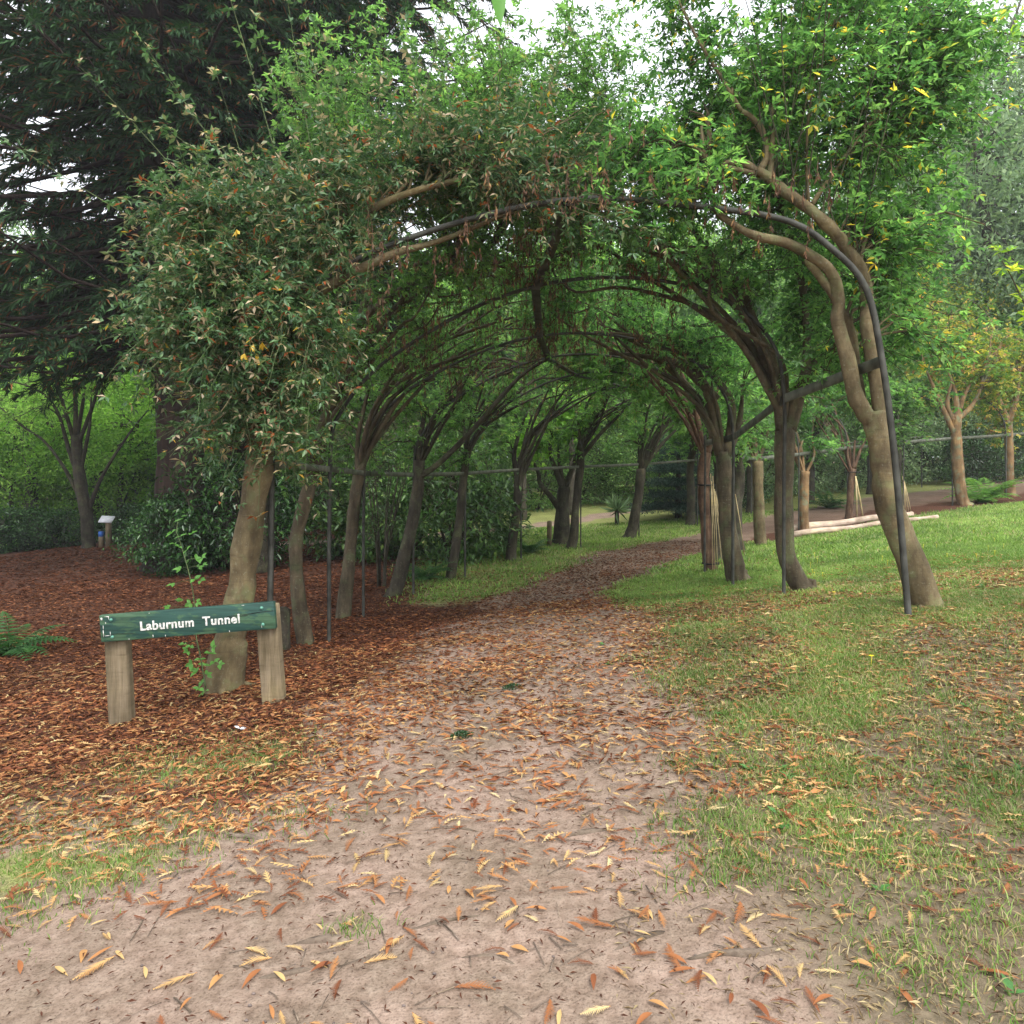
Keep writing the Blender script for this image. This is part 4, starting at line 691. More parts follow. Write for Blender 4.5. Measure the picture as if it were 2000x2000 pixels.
for dx, dz in ((-.55, .06), (-.55, -.065), (.545, .06), (.545, -.06)):
    c0 = ctr+ux*dx+uz*dz-A(0, .0225, 0); mb = MB(); mb.tube([c0+A(0, .004, 0), c0, c0-A(0, .006, 0), c0-A(0, .011, 0)], [.013, .013, .011, .006], 12); mb.obj('bolt', M['bolt'], sign, org, True)
tilt_m = [(ux[0], 0, uz[0]), (0, 1, 0), (ux[2], 0, uz[2])]
def text_obj(s_, x_off, z_off, size):
    cu = bpy.data.curves.new('txt', 'FONT'); cu.body = s_; cu.size = size; cu.extrude = .002; cu.offset = .0012; cu.bevel_depth = .0010; cu.space_character = 1.09; cu.align_x = 'LEFT'
    tmp = bpy.data.objects.new('txt', cu); col.objects.link(tmp); dg = bpy.context.evaluated_depsgraph_get(); me = bpy.data.meshes.new_from_object(tmp.evaluated_get(dg)); bpy.data.objects.remove(tmp)
    me.materials.clear(); me.materials.append(M['white']); n = len(me.vertices); co = np.empty(n*3); me.vertices.foreach_get('co', co); co = co.reshape(-1, 3)
    Wd = co[:, 0].max()-co[:, 0].min(); c0 = ctr+ux*x_off+uz*z_off-A(0, .0245, 0); V = c0+co[:, :1]*ux+co[:, 1:2]*uz-A(0, 1, 0)*co[:, 2:3]
    me.vertices.foreach_set('co', (V-org).astype(np.float32).ravel()); me.update(); o = link('lettering', me, sign); return Wd
# two words, measured from the board's centre
text_obj('Laburnum', -.345, -.033, .09); text_obj('Tunnel', .112, -.033, .09)
# split in the board and old knocks of bare white
mb = MB()
for a, b_ in [((.29, .018), (.40, .022)), ((.40, .020), (.52, .030)), ((.47, .028), (.635, .034)), ((.30, .008), (.44, .015))]:
    p0 = ctr+ux*a[0]+uz*a[1]-A(0, .0232, 0); p1 = ctr+ux*b_[0]+uz*b_[1]-A(0, .0232, 0); mb.box((p0+p1)/2, np.linalg.norm(p1-p0), .0012, .0038, tuple(p1-p0), tuple(uz))
for a, b_ in [((-.64, -.052), (-.5, -.045)), ((-.5, -.045), (-.38, -.05)), ((-.05,-.02),(.1,-.016)), ((-.64,.02),(-.56,.021))]:
    p0 = ctr+ux*a[0]+uz*a[1]-A(0, .0232, 0); p1 = ctr+ux*b_[0]+uz*b_[1]-A(0, .0232, 0); mb.box((p0+p1)/2, np.linalg.norm(p1-p0), .001, .0018, tuple(p1-p0), tuple(uz))
tag(mb.obj('split', M['crack'], sign, org), kind='stuff')
mb = MB()
for x_, z_, w_, h_ in [(-.618,.07,.012,.02),(-.61,.01,.004,.03),(-.612,-.035,.005,.05),(-.585,-.052,.035,.006),(-.578,.085,.03,.006),(-.566,.072,.005,.02),(-.59,.04,.004,.012),(-.562,-.04,.004,.03),(-.27,.087,.008,.004),(-.255,-.082,.004,.02),(-.165,-.085,.004,.012),(-.43,-.09,.004,.01),(.3,-.09,.004,.01),(.535,-.075,.004,.016),(.41,.09,.02,.003)]:
    mb.box(ctr+ux*x_+uz*z_-A(0, .0232, 0), w_, .001, h_, tuple(ux), tuple(uz+ux*rnd(-.2, .2)))
tag(mb.obj('paint_chips', M['white'], sign, org), kind='stuff')

# ------------------------------------------------------------------ sapling behind the sign: every leaflet its own piece
d = 5.75; b0 = G((398-1000)/F*d, d); sap = thing('laburnum_sapling', b0, 'thin laburnum sapling with fresh trifoliate leaves behind the green sign', 'sapling')
stem = smoothline([P(402,1345,d), P(392,1285,d), P(382,1235,d), P(378,1165,d), P(368,1115,d), P(352,1060,d), P(345,1040,d), P(347,1020,d)], 30); mb = MB(); mb.tube(stem, np.linspace(.006, .0025, 30), 6); mb.obj('stem', M['shoot'], sap, b0, True)
lv = []
for k in range(4):
    mb = MB(); L, W_ = .05, .029; tt = np.linspace(0, 1, 6); prof = np.sin(np.pi*tt**.8)*W_/2; prof[0] = prof[-1] = .0005
    V = np.vstack([np.c_[tt*L, prof, .004*np.sin(tt*3)+.25*prof], np.c_[tt*L, 0*tt, .004*np.sin(tt*3)-.002*k*tt], np.c_[tt*L, -prof, .004*np.sin(tt*3)+.25*prof]])
    q = [[j, j+1, 6+j+1, 6+j] for j in range(5)]+[[6+j, 7+j, 13+j, 12+j] for j in range(5)]; mb.add(V, q, None, .2+.2*k); lv.append(mb.mesh('leaf', M['sapling'], smooth=True))
from mathutils import Matrix
nodes = [(347,1018),(335,1042),(352,1048),(340,1062),(375,1042),(365,1075),(350,1068),(382,1092),(395,1090),(352,1112),(388,1108),(396,1105),(340,1142),(380,1132),(392,1134),(355,1172),(372,1178),(385,1176),(330,1186),(360,1258),(372,1262),(367,1272),(392,1288),(410,1276),(418,1292),(400,1300),(385,1312),(405,1318),(428,1298),(395,1335),(388,1345),(400,1352),(375,1296),(415,1265)]
pet = MB()
for (px, py) in nodes:
    nd = P(px, py, d+rnd(-.1, .1)); j = np.linalg.norm(stem-nd, axis=1).argmin(); pet.tube([stem[j], (stem[j]+nd)/2+A(0, 0, .01), nd], .0012, 4); out = unit(nd-stem[j]+A(0, -.02, .01)); tri_n = unit(A(0, -.55, .8)+rng.normal(size=3)*.3); sd = unit(np.cross(out, tri_n))
    for a in (-1, 0, 1):
        dr = unit(out*(1 if a == 0 else .35)+sd*a); yv = unit(np.cross(tri_n, dr)); zv = np.cross(dr, yv); o = link('leaf', lv[rng.integers(4)], sap)
        mt = Matrix([(dr[0], yv[0], zv[0], nd[0]-b0[0]), (dr[1], yv[1], zv[1], nd[1]-b0[1]), (dr[2], yv[2], zv[2], nd[2]-b0[2]), (0, 0, 0, 1)]); o.matrix_local = mt @ Matrix.Scale(rnd(.8, 1.25), 4)
pet.obj('leaf_stalks', M['shoot'], sap, b0)

# ------------------------------------------------------------------ lectern and bollards
d = 22.2; b0 = G((212-1000)/F*d, d); e = thing('information_lectern', b0, 'low wooden post with slanted pale information panel by the dark shrubs', 'lectern')
mb = MB(); mb.box(b0+A(0, 0, .36), .12, .12, .8); mb.obj('post', M['post_wood'], e, b0); mb = MB(); mb.box(b0+A(-.03, -.05, .84), .4, .03, .27, (1, 0, -.05), (0, .75, .65)); mb.obj('panel', M['panel'], e, b0)
b0 = G((198-1000)/F*d, d); e = thing('marker_post', b0, 'short marker post with a blue band left of the lectern', 'post'); mb = MB(); mb.box(b0+A(0, 0, .15), .11, .11, .37); mb.obj('post', M['post_wood'], e, b0); mb = MB(); mb.box(b0+A(0, 0, .41), .115, .115, .15); mb.obj('band', M['blue'], e, b0)
d = 17.8; b0 = G((1073-1000)/F*d, d); mb = MB(); mb.tube([b0-A(0, 0, .05), b0+A(0, 0, .56), b0+A(0, 0, .6)], [.06, .06, .045], 12, wob=.04); o = mb.obj('wooden_post', M['post_wood'], origin=b0, smooth=True); o.location = tuple(b0); tag(o, 'short brown wooden post standing in the grass left of the forked tree', 'post')
b0 = G((548-1000)/F*7.6, 7.6); mb = MB(); mb.tube([b0-A(0, 0, .05), b0+A(0, 0, .1), b0+A(.01, 0, .42), b0+A(.01, 0, .45)], [.1, .09, .08, .05], 12, wob=.12); o = mb.obj('tree_stump', M['bark_dark'], origin=b0); o.location = tuple(b0); tag(o, 'dark mossy stump standing behind the right post of the sign', 'stump')

# boughs reaching in from trees outside the frame
M['sprig'] = leafmat('yellow_green_leaf', [(0, (.16,.3,.03)), (.7, (.32,.48,.05)), (1, (.55,.5,.08))], .55, tcol=1.6)
t = Tree(G(6.2, 6.4)); d = 6.3
t.limb([G(6.2, 6.4, -.1), G(6.15, 6.4, 1.2), G(6.2, 6.4, 2.6), G(6.1, 6.4, 4.4), G(6.0, 6.4, 5.6)], .07, .03, 8)
for L in ([(2300,700,6.4),(2120,690,d),(2020,620,d),(1975,540,d),(1948,495,d)], [(2300,300,6.4),(2100,120,d),(1990,70,d),(1900,60,d),(1850,30,d)]): t.limb([P(*p) for p in L], .012, .003, 5)
t.shoots([P(2030,640,d), P(2050,680,d), P(2060,110,d), P(2080,100,d), P(2040,560,d)], [P(1945,490,d)-P(2030,640,d), P(1980,560,d)-P(2050,680,d), P(1880,50,d)-P(2060,110,d), P(1930,0,d)-P(2080,100,d), P(1990,500,d)-P(2040,560,d)], A(.75, .6, .85, .8, .5), 18, .075, .03, rv=lambda n: rnd(0, 1, n), r0=.004)
t.done('young_tree', 'young tree outside the right edge reaching in with yellow green sprigs', 'tree', M['bark'], M['sprig'], None, M['shoot'])
mb = MB(); p0 = P(970, -60, 1.1); K = 9; tt = np.linspace(0, 1, K); prof = np.sin(np.pi*tt**.75)*.0115; q0 = p0+(A(.006, 0, -.088))*tt[:, None]
V = np.vstack([q0-A(1, 0, 0)*prof[:, None]+A(0, .3, 0)*prof[:, None], q0, q0+A(1, 0, 0)*prof[:, None]+A(0, .3, 0)*prof[:, None]])
mb.add(V, [[j, j+1, K+j+1, K+j] for j in range(K-1)]+[[K+j, K+j+1, 2*K+j+1, 2*K+j] for j in range(K-1)], None, .4)
b0 = P(970, -60, 1.1)+A(0, 0, .25); e = thing('overhanging_sprig', b0, 'single green leaf hanging down close to the camera at the top edge', 'leaf')
mb.obj('leaf', M['sapling'], e, b0, True); mb = MB(); mb.tube([b0+A(-.5, .1, .12), b0+A(-.2, .05, .04), b0, p0], .0018, 5); mb.obj('twig', M['shoot'], e, b0)

# ------------------------------------------------------------------ the redwood
rb = G(-7.2, 16.0); t = Tree(rb); d = 16
t.limb([rb+A(0,0,-.3), rb+A(0,0,.5), rb+A(0,0,2.5), rb+A(-.2,0,6), rb+A(-.6,0,10), rb+A(-.9,0,15), rb+A(-1,0,20)], .62, .2, 20, .05, .35)
def conifer_branches(t, base, z0, z1, nb, Lb, droop, sprays, sl, sw, rv, trunk_off=lambda z: A(0, 0, 0), up_end=.15, wid=.35):
    for _ in range(nb):
        z = rnd(z0, z1); a = rnd(0, 6.28)
        while z < 9.5 and abs(a-4.9) < .5: a = rnd(0, 6.28)
        L = rnd(*Lb)*(1-.3*(z-z0)/(z1-z0)); dh = A(math.cos(a), math.sin(a), 0); K = 9; tt = np.linspace(0, 1, K)
        q = base+A(0, 0, z)+trunk_off(z)+dh*(L*tt)[:, None]+A(0, 0, 1)*((-droop*np.sin(tt*1.9)+up_end*tt**2)*L)[:, None]+rng.normal(0, .05, (K, 3))*tt[:, None]
        t.wood.tube(q, np.linspace(.07, .012, K), 5); sd = A(-dh[1], dh[0], 0)
        n = 10; f = rnd(.15, 1, n)*(K-1); i = np.minimum(f.astype(int), K-2); B = q[i]+(q[i+1]-q[i])*(f-i)[:, None]
        sl_ = rnd(.5, 1.5, n)*L*.16*1.6*(1.15-f/K*.6); dd = unit(dh+sd*rng.choice([-1, 1], n)[:, None]*rnd(.5, 1.3, n)[:, None]+A(0, 0, -.25))
        Q = np.concatenate([B[:, None]+dd[:, None]*(sl_[:, None]*np.linspace(0, 1, 4)[None])[..., None]-A(0, 0, 1)*(wid*sl_[:, None]*np.linspace(0, 1, 4)[None]**2)[..., None]])
        t.tw.tubes(Q, np.tile(np.linspace(.014, .004, 4), (n, 1)), 3)
        qi = rng.integers(0, n, sprays); g = rnd(.05, 1, sprays)*3; gi = np.minimum(g.astype(int), 2); Bs = Q[qi, gi]+(Q[qi, gi+1]-Q[qi, gi])*(g-gi)[:, None]
        ds = unit(dd[qi]+rdir(sprays)*.75+A(0, 0, -.3)); t.leaf.leaves(Bs, ds, unit(A(0, 0, 1)+rdir(sprays)*.5), rnd(*sl, sprays), sw, rv(sprays), .1)
conifer_branches(t, rb, 5.3, 15, 200, (4.2, 7.2), .28, 900, (.12, .28), .032, lambda n: np.where(rnd(0, 1, n) < .9, rnd(0, .86, n), rnd(.88, 1, n)), lambda z: A(-.05*z, 0, 0))
rw = t.done('redwood_tree', 'huge dark redwood with the widest trunk, left of the nearest left laburnum', 'tree', M['bark_red'], M['redwood'], 'redwoods', M['bark_dark'])
for x_, y_, a_, s_, lab in [(-6.9,18.8,130,1.12,'narrower redwood whose trunk shows just behind the nearest left laburnum')]:
    e = copy_tree(rw); e.location = tuple(G(x_, y_, -.1)); e.rotation_euler.z = R(a_); e.scale = (s_,)*3; e['label'] = lab

# ------------------------------------------------------------------ background trees, shrubs
def cloud_leaves(mb, C, per, cr, L, W_, rv, droop=.0, flat=.6):
    n = len(C)*per; ci = np.repeat(np.arange(len(C)), per); off = rng.normal(0, 1, (n, 3))*cr*A(1, 1, flat); shade = rnd(-.12, .12, len(C))
    d = unit(rdir(n)+A(0, 0, -droop)); mb.leaves(C[ci]+off, d, unit(A(0, 0, .8)+rdir(n)*.8), rnd(.6, 1.3, n)*L, rnd(.7, 1.2, n)*W_, np.clip(rv(n)+shade[ci], 0, 1))
def ellipsoid(n, c0, r_, lo=.35, zmin=-9):
    d = rdir(n); d[:, 2] = np.maximum(d[:, 2], zmin); return A(*c0)+d*A(*r_)*(rnd(lo**2, 1, n)**.5)[:, None]
def bg_tree(h, cr, nC, per, L, W_, crown_z, r0=.2, fork=.35, cl=.5, droop=.0):
    t = Tree((0, 0, 0)); top = A(rnd(-.3, .3), rnd(-.3, .3), h*.85); t.limb([A(0,0,-.3), A(.05,0,h*.2), A(-.05,.05,h*.5), top], r0, r0*.25, 9, .05, r0*.3)
    for _ in range(9):
        z = rnd(fork, .75)*h; a = rnd(0, 6.28); L_ = rnd(.5, .9)*cr[0]; t.limb([A(0, 0, z), A(math.cos(a)*L_*.5, math.sin(a)*L_*.5, z+L_*.35), A(math.cos(a)*L_, math.sin(a)*L_, z+L_*.8)], r0*.35, r0*.08, 5)
    C = ellipsoid(nC, (0, 0, crown_z), cr); S_ = np.vstack(t.smp); k = ((C[:, None]-S_[None, :, :3])**2).sum(-1).argmin(1)
    q = np.stack([S_[k, :3], (S_[k, :3]+C)/2+A(0, 0, .15), C], 1); t.wood.tubes(q, np.tile(A(.05, .03, .01), (len(C), 1)), 4)
    cloud_leaves(t.leaf, C, per, cl, L, W_, lambda n: rnd(.05, .95, n), droop); return t
def proto_meshes(t): return (t.wood.mesh('trunk', M['bark_dark'], smooth=True), t.leaf)
TV = [bg_tree(9, (3.4, 3.4, 3.6), 120, 210, .17, .09, 5.6, .17), bg_tree(12, (4, 4, 5), 150, 210, .19, .1, 7.2, .22), bg_tree(7, (2.8, 2.8, 2.6), 100, 200, .14, .075, 4.4, .12, .25), bg_tree(15, (4.5, 4.5, 6.5), 190, 190, .22, .09, 9, .26, .3, .6, .5)]
TW = [t_.wood.mesh('trunk', M['bark_dark'], smooth=True) for t_ in TV]; TL = {}
def leafmesh(v, mk):
    if (v, mk) not in TL:
        me = TV[v].leaf.mesh('crown', M[mk]) if not any(k[0] == v for k in TL) else next(m_ for k, m_ in TL.items() if k[0] == v).copy()
        me.materials.clear(); me.materials.append(M[mk]); TL[(v, mk)] = me
    return TL[(v, mk)]
def place(v, mk, x_, y_, sc, label, group, name='woodland_tree', cat='tree'):
    loc = G(x_, y_, -.1); e = thing(name, loc, label, cat, group, rnd(0, 6.28)); s_ = (sc*rnd(.92, 1.1), sc*rnd(.92, 1.1), sc); e.scale = s_
    link('trunk', TW[v], e); link('crown', leafmesh(v, mk), e); return e
WG = 'woodland trees behind the garden'
ORD = 'leftmost second third fourth fifth sixth seventh eighth ninth tenth eleventh twelfth'.split()
def ordl(items, key, label):
    o_ = sorted(range(len(items)), key=lambda i: key(items[i])); return {j: (label+', '+(ORD[k] if k == 0 else ORD[k]+' from the left')) for k, j in enumerate(o_)}
def wood(px, d, v, mk, sc, label): return place(v, mk, (px-1000)/F*d, d, sc, label, WG)
L_ = [(20,26.5,2,'wood_lime',.95),(235,27,2,'wood_lime',.95),(-60,30,1,'wood_br',1.0),(60,33,0,'wood_lime',1.1),(190,29,2,'wood_lime',1.2),(300,34,1,'wood_br',.9),(420,30,0,'wood_lime',1.0),(-20,42,3,'wood_br',1.2),(160,44,3,'wood_lime',1.1),(350,45,3,'wood_br',1.2)]; D_ = ordl(L_, lambda a: a[0], 'green woodland tree behind the redwood at the left')
for i, a in enumerate(L_): wood(*a, D_[i])
L_ = [(560,31,1,'wood_br',1.0),(680,34,0,'wood_lime',1.2),(790,30,2,'wood_br',1.3),(900,35,1,'wood_lime',1.0),(1010,32,0,'wood_br',1.2),(1100,36,1,'wood_lime',1.1),(1190,33,0,'wood_br',1.25),(1290,35,1,'wood_lime',1.1),(620,46,3,'wood_br',1.2),(850,48,3,'wood_lime',1.1),(1060,47,3,'wood_br',1.2),(1260,49,1,'wood_lime',1.3)]; D_ = ordl(L_, lambda a: a[0], 'green woodland tree seen through the far end of the tunnel')
for i, a in enumerate(L_): wood(*a, D_[i])
L_ = [(1390,34,1,'wood_br',1.0),(1490,31,0,'wood_br',1.15),(1600,33,1,'wood_lime',1.0),(1690,30,2,'wood_br',1.3),(1480,46,1,'wood_grey',1.4),(1650,46,3,'wood_grey',1.1)]; D_ = ordl(L_, lambda a: a[0], 'green woodland tree behind the right row of the tunnel')
for i, a in enumerate(L_): wood(*a, D_[i])
L_ = [(1770,37,3,'wood_grey',1.15),(1930,31,3,'wood_grey',1.3),(2060,33,3,'wood_grey',1.2),(2100,40,3,'wood_grey',1.1)]; D_ = ordl(L_, lambda a: a[0], 'tall grey-green tree rising behind the lawn at the upper right')
for i, a in enumerate(L_): wood(*a, D_[i])
L_ = [(1800,31,0,'wood_gold',.95),(1930,30,2,'wood_br',1.1),(2040,31,0,'wood_br',1.0)]; D_ = ordl(L_, lambda a: a[0], 'lower mixed green tree behind the fern at the right')
for i, a in enumerate(L_): wood(*a, D_[i])
# shrubs
def shrub_mesh(nC, per, r_, L, W_, cl, stems=7):
    t = Tree((0, 0, 0))
    for _ in range(stems): a = rnd(0, 6.28); t.limb([A(0,0,-.1), A(math.cos(a)*r_[0]*.25, math.sin(a)*r_[1]*.25, r_[2]*.5), A(math.cos(a)*r_[0]*.6, math.sin(a)*r_[1]*.6, r_[2]*1.1)], .035, .01, 5)
    C = ellipsoid(nC, (0, 0, r_[2]*.8), r_, .5); C[:, 2] = np.maximum(C[:, 2], .12)
    S_ = np.vstack(t.smp); k = ((C[:, None]-S_[None, :, :3])**2).sum(-1).argmin(1); t.wood.tubes(np.stack([S_[k, :3], C], 1), np.tile(A(.012, .006), (len(C), 1)), 4)
    n = nC*per; ci = np.repeat(np.arange(nC), per); out = unit(C-A(0, 0, r_[2]*.3))[ci]; B = C[ci]+rng.normal(0, cl, (n, 3))*A(1, 1, .7)
    t.leaf.leaves(B, unit(out*.5+rdir(n)*.9-A(0, 0, .25)), unit(A(0, 0, 1)+rdir(n)*.6), rnd(.7, 1.2, n)*L, W_, rnd(0, 1, n)); return t
SV = [shrub_mesh(110, 50, (1.5, 1.3, 1.3), .14, .05, .16), shrub_mesh(90, 55, (1.1, 1.1, 1.0), .1, .04, .14), shrub_mesh(120, 60, (1.6, 1.5, 1.6), .09, .05, .22)]
SW = [t_.wood.mesh('stems', M['bark_dark']) for t_ in SV]; SL = {}
def shrub(v, mk, px, d, sc, label, group, name='shrub'):
    if (v, mk) not in SL:
        me = SV[v].leaf.mesh('foliage', M[mk]); SL[(v, mk)] = me
    x_ = (px-1000)/F*d; e = thing(name, G(x_, d), label, 'shrub', group, rnd(0, 6.28)); e.scale = (sc if hasattr(sc, '__len__') else (sc,)*3); link('stems', SW[v], e); link('foliage', SL[(v, mk)], e)
L_ = [(-40,24,1.2),(60,25,1.0),(120,24.5,.9),(265,23.5,.85),(350,24,1.1),(450,25,1.0)]; D_ = ordl(L_, lambda a: a[0], 'dark glossy laurel at the back edge of the litter bed')
for i, (px, d, sc) in enumerate(L_): shrub(0, 'laurel', px, d, (sc, sc, sc*.62), D_[i], 'laurels along the litter bed', 'laurel_shrub')
for px, d, sc, lab in [(335,15.0,.7,'dark laurel growing against the left of the redwood trunk'),(455,15.4,1.05,'dark laurel growing against the right of the redwood trunk')]: shrub(0, 'laurel', px, d, sc, lab, None, 'laurel_shrub')
for px, d, sc, lab in [(880,15.8,1.15,'tall rhododendron with long leaves behind the fifth left trunk'),(800,16.5,1.25,'dark rhododendron behind the fourth left trunk'),(690,17.5,1.2,'rhododendron between the second and third left trunks'),(945,16.4,.5,'low rhododendron sprout at the edge of the far grass')]: shrub(0, 'rhodo', px, d, sc, lab, None, 'rhododendron')
L_ = [(560,27,1.4),(640,26,1.3),(720,25,1.4),(800,27,1.4)]; D_ = ordl(L_, lambda a: a[0], 'brownish tangled shrub behind the rhododendrons')
for i, (px, d, sc) in enumerate(L_): shrub(2, 'bramble', px, d, sc, D_[i], 'tangled shrubs behind the rhododendrons')
L_ = [(880,29,1.3),(960,31,1.2),(1050,30,1.1),(1130,31,1.2),(1210,31,1.2),(1280,29,1.3),(1380,27,1.4)]; D_ = ordl(L_, lambda a: a[0], 'green undergrowth shrub beyond the far pink path')
for i, (px, d, sc) in enumerate(L_): shrub(2, 'wood_br', px, d, sc, D_[i], 'undergrowth beyond the far path')
L_ = [(1470,27,1.3),(1560,27.5,1.2),(1640,28,1.2),(1740,29,1.3),(1830,30,1.3),(1920,30,1.2),(2010,30,1.3)]; D_ = ordl(L_, lambda a: a[0], 'grey-green undergrowth shrub behind the far path at the right')
for i, (px, d, sc) in enumerate(L_): shrub(2, 'wood_grey', px, d, sc, D_[i], 'undergrowth at the right')
L_ = [(1900,27.5,1.1),(1960,28,1.1),(1440,24.5,.9)]; D_ = ordl(L_, lambda a: a[0], 'dark evergreen shrub in the shade behind the far path')
for i, (px, d, sc) in enumerate(L_): shrub(1, 'laurel', px, d, sc, D_[i], 'dark shrubs behind the far path')
L_ = [(0,28,1.6),(110,29,1.6),(220,28,1.5),(330,29,1.6),(440,29,1.6),(520,29,1.5)]; D_ = ordl(L_, lambda a: a[0], 'bright green undergrowth behind the dark laurels')
for i, (px, d, sc) in enumerate(L_): shrub(2, 'wood_lime', px, d, sc, D_[i], 'bright undergrowth at the left')
# blue conifer
t = Tree(G((1325-1000)/F*23, 23)); bb = t.base; t.limb([bb, bb+A(0,0,1.2), bb+A(0,0,2.5)], .12, .03)
for z_ in (.35, .75, 1.15, 1.6, 2.05, 2.5):
    n = int(26*(1.1-z_/3.2)); a = rnd(0, 6.28, n); Lr = rnd(.6, 1.0, n)*(1.55-.42*z_); C = bb+np.c_[np.cos(a)*Lr, np.sin(a)*Lr, z_+rnd(-.08, .08, n)]; t.wood.tubes(np.stack([bb+A(0, 0, z_)+C*0, C], 1), np.tile(A(.02, .008), (n, 1)), 4)
    C2 = np.vstack([C, bb+np.c_[np.cos(a)*Lr*.5, np.sin(a)*Lr*.5, z_+rnd(-.05, .12, n)]]); cloud_leaves(t.leaf, C2, 150, .22, .09, .025, lambda n: rnd(0, 1, n), 0, .25)
t.done('conifer_shrub', 'spreading blue-green conifer in tiers at the far bend of the path', 'conifer', M['bark_dark'], M['conifer'])
# spiky cordyline next to it
b0 = G((1205-1000)/F*22.5, 22.5); n = 110; dd = unit(rdir(n)*A(1, 1, .8)+A(0, 0, .55)); mb = MB(); mb.leaves(np.repeat([b0+A(0, 0, .45)], n, 0), dd, rdir(n), rnd(.4, .65, n), .03, rnd(.2, .8, n), .12); e = thing('cordyline', b0, 'spiky grey-green cordyline left of the blue conifer', 'plant'); mb.obj('leaves', M['wood_grey'], e, b0)
mb = MB(); mb.tube([b0, b0+A(0, 0, .5)], .07, 8); mb.obj('stem', M['bark_dark'], e, b0)
# forked tree and others standing free
def free_tree(base_px, d, trunk, limbs, r0, r1, cl, leafm, bark, name, label, **kw):
    b0 = G((base_px-1000)/F*d, d); t = Tree(b0); q = [P(*p, d) for p in trunk]; q[0] = b0-A(0, 0, .08); t.limb(q, r0, r1, 10, .05, r0*.3)
    for L in limbs: t.limb([P(*p, d) for p in L], r1*.6, r1*.12, 7)
    t.reach(clouds(cl), **kw); return t.done(name, label, 'tree', bark, leafm)
free_tree(1096, 18.2, [(1096,1060),(1097,1040),(1098,985),(1103,950)], [[(1100,955),(1085,915),(1074,885),(1078,850),(1085,830)],[(1104,950),(1120,910),(1130,870),(1140,830)],[(1096,1000),(1080,975),(1055,945),(1052,925),(1040,900),(1025,880)],[(1100,950),(1092,900),(1090,860)]], .22, .14, [(1080,830,55,17,19.5,20),(1120,800,50,17,19.5,14),(1040,850,35,17.5,19,8)], M['wood_lime'], M['bark_dark'], 'forked_tree', 'free standing forked tree in the far grass between the sixth and seventh left trunks', twigs=9, nodes=6, tl=(.3, .7), leafL=.12, leafW=.06, br=.02)
free_tree(172, 22.5, [(172,1080),(172,1062),(168,1000),(158,950),(152,900),(148,850)], [[(170,1000),(150,960),(120,905),(85,860),(40,830),(0,795)],[(160,950),(135,880),(110,800),(70,760),(0,740)],[(150,880),(120,780),(100,720)],[(148,850),(146,760),(130,690)],[(150,850),(165,760),(160,690)],[(152,870),(185,780),(200,700)],[(155,930),(175,830),(178,760)],[(172,1000),(200,930),(250,850),(290,800)]], .2, .13, [(100,700,100,21,24,26),(200,700,90,21,24,20),(40,780,60,21,24,10),(150,620,90,21,24,18)], M['wood_lime'], M['bark_dark'], 'fan_branched_tree', 'slim tree with bare fanning limbs left of the information lectern', twigs=8, nodes=5, tl=(.3, .8), leafL=.12, leafW=.05, br=.03)
for px, d, h_, r_, lab in [(58,27,9,.22,'dark straight trunk among bright leaves at the far left'),(505,15,7,.2,'ivy clad dark trunk seen just right of the nearest left trunk'),(1115,27,6,.12,'thin trunk behind the seventh left trunk'),(1020,26,7,.1,'thin pale trunk beyond the far path')]:
    b0 = G((px-1000)/F*d, d); t = Tree(b0); t.limb([b0-A(0,0,.1), b0+A(.05,0,h_*.3), b0+A(-.05,0,h_*.7), b0+A(0,0,h_)], r_, r_*.5, 10, .06, .1)
    C = b0+np.c_[rnd(-1.6, 1.6, 30), rnd(-1.6, 1.6, 30), rnd(h_*.55, h_*1.1, 30)]; t.reach(C, 7, 6, (.4, .9), leafL=.15, leafW=.07, br=.03, tri=False); t.done('straight_trunk_tree', lab, 'tree', M['bark_dark'], M['wood_br'])
# multi-stem shrub before the fourth left trunk
b0 = G((745-1000)/F*12.6, 12.6); t = Tree(b0)
for _ in range(9): a = rnd(0, 6.28); s_ = rnd(.05, .3); t.limb([b0+A(math.cos(a)*.06, math.sin(a)*.06, -.05), b0+A(math.cos(a)*(.05+s_*.2), math.sin(a)*.1, .6), b0+A(math.cos(a)*s_, math.sin(a)*s_, 1.3), b0+A(math.cos(a)*s_*1.8, math.sin(a)*s_*1.5, 2.1)], .022, .008, 6)
t.reach(b0+np.c_[rng.normal(0, .35, 34), rng.normal(0, .35, 34), rnd(.8, 2.3, 34)], 7, 5, (.2, .4), leafL=.05, leafW=.025, tri=False, br=.008); t.done('multi_stem_shrub', 'upright bunch of thin stems between the third and fourth left trunks', 'shrub', M['bark_dark'], M['rhodo'])
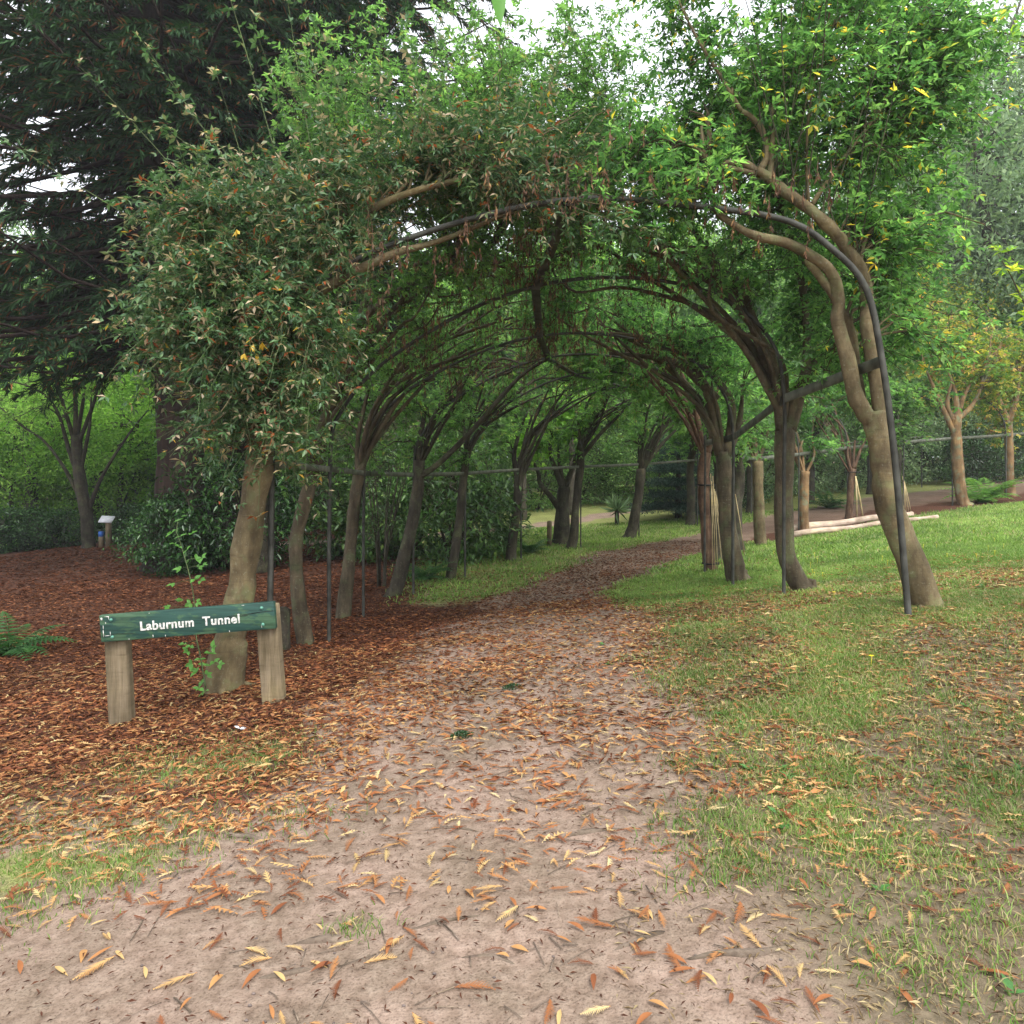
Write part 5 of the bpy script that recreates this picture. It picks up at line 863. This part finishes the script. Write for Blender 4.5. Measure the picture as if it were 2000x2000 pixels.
# ferns: each frond a piece of its own
def fern(px, d, nf, L, mk, label):
    b0 = G((px-1000)/F*d, d); e = thing('fern', b0, label, 'fern', 'ferns'); vs = []
    for k in range(3):
        mb = MB(); K = 14; tt = np.linspace(0, 1, K); Q = np.c_[tt*L, 0*tt, L*(.75*tt-.62*tt**2)]; mb.tube(Q, np.linspace(.006, .002, K), 3)
        for sg in (-1, 1): mb.leaves(Q[1:], np.c_[np.full(K-1, .35), np.full(K-1, sg), np.full(K-1, -.15)], np.tile(A(0, 0, 1), (K-1, 1)), L*.24*np.sin(np.pi*tt[1:]**.7*.93+.15), L*.05, rnd(.2, .9, K-1), .1, .3)
        vs.append(mb.mesh('frond', M[mk]))
    for k in range(nf): o = link('frond', vs[k % 3], e, (0, 0, 0), k*6.283/nf+rnd(-.15, .15), rnd(.75, 1.2)); o.rotation_euler.y = rnd(-.5, .15)
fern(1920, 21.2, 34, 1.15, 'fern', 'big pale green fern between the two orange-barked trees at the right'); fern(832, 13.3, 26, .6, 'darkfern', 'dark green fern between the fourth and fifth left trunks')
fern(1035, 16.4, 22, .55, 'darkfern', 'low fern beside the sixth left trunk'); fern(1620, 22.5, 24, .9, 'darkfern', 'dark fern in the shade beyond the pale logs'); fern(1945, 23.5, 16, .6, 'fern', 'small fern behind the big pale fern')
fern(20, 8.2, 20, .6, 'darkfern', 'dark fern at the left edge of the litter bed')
# distant wood closes the view
mb = MB(); n = 900; a = rnd(-1.0, 1.0, n); rr_ = rnd(55, 80, n); x_, y_ = np.sin(a)*rr_, np.cos(a)*rr_; C = np.c_[x_, y_, H(x_, y_)+rnd(0, 1, n)*rnd(5, 11, n)]
cloud_leaves(mb, C, 60, 1.6, .7, .5, lambda n: rnd(0, 1, n), 0, .8)
tag(mb.obj('distant_woods', M['wood_br']), 'hazy mass of distant green woodland closing the view', 'woods', kind='stuff')
# ------------------------------------------------------------------ damp air
bpy.ops.mesh.primitive_cube_add(size=1, location=(0, 100, 10)); hz = bpy.context.object; hz.name = 'haze'; hz.scale = (1200, 1300, 34)
hz['kind'] = 'stuff'; hm = bpy.data.materials.new('thin_haze'); hm.use_nodes = True; ht = hm.node_tree; ht.nodes.clear()
pv_ = ht.nodes.new('ShaderNodeVolumePrincipled'); pv_.inputs['Density'].default_value = .0011; pv_.inputs['Color'].default_value = (.9, .93, .95, 1); pv_.inputs['Anisotropy'].default_value = .2
ho = ht.nodes.new('ShaderNodeOutputMaterial'); ht.links.new(pv_.outputs[0], ho.inputs['Volume']); hz.data.materials.append(hm)
print('TRIS', sum(sum(2 if k==4 else 1 for k in [0]) and int((len(m_.loops)-2*len(m_.polygons))) for m_ in bpy.data.meshes)/1e6, 'M')
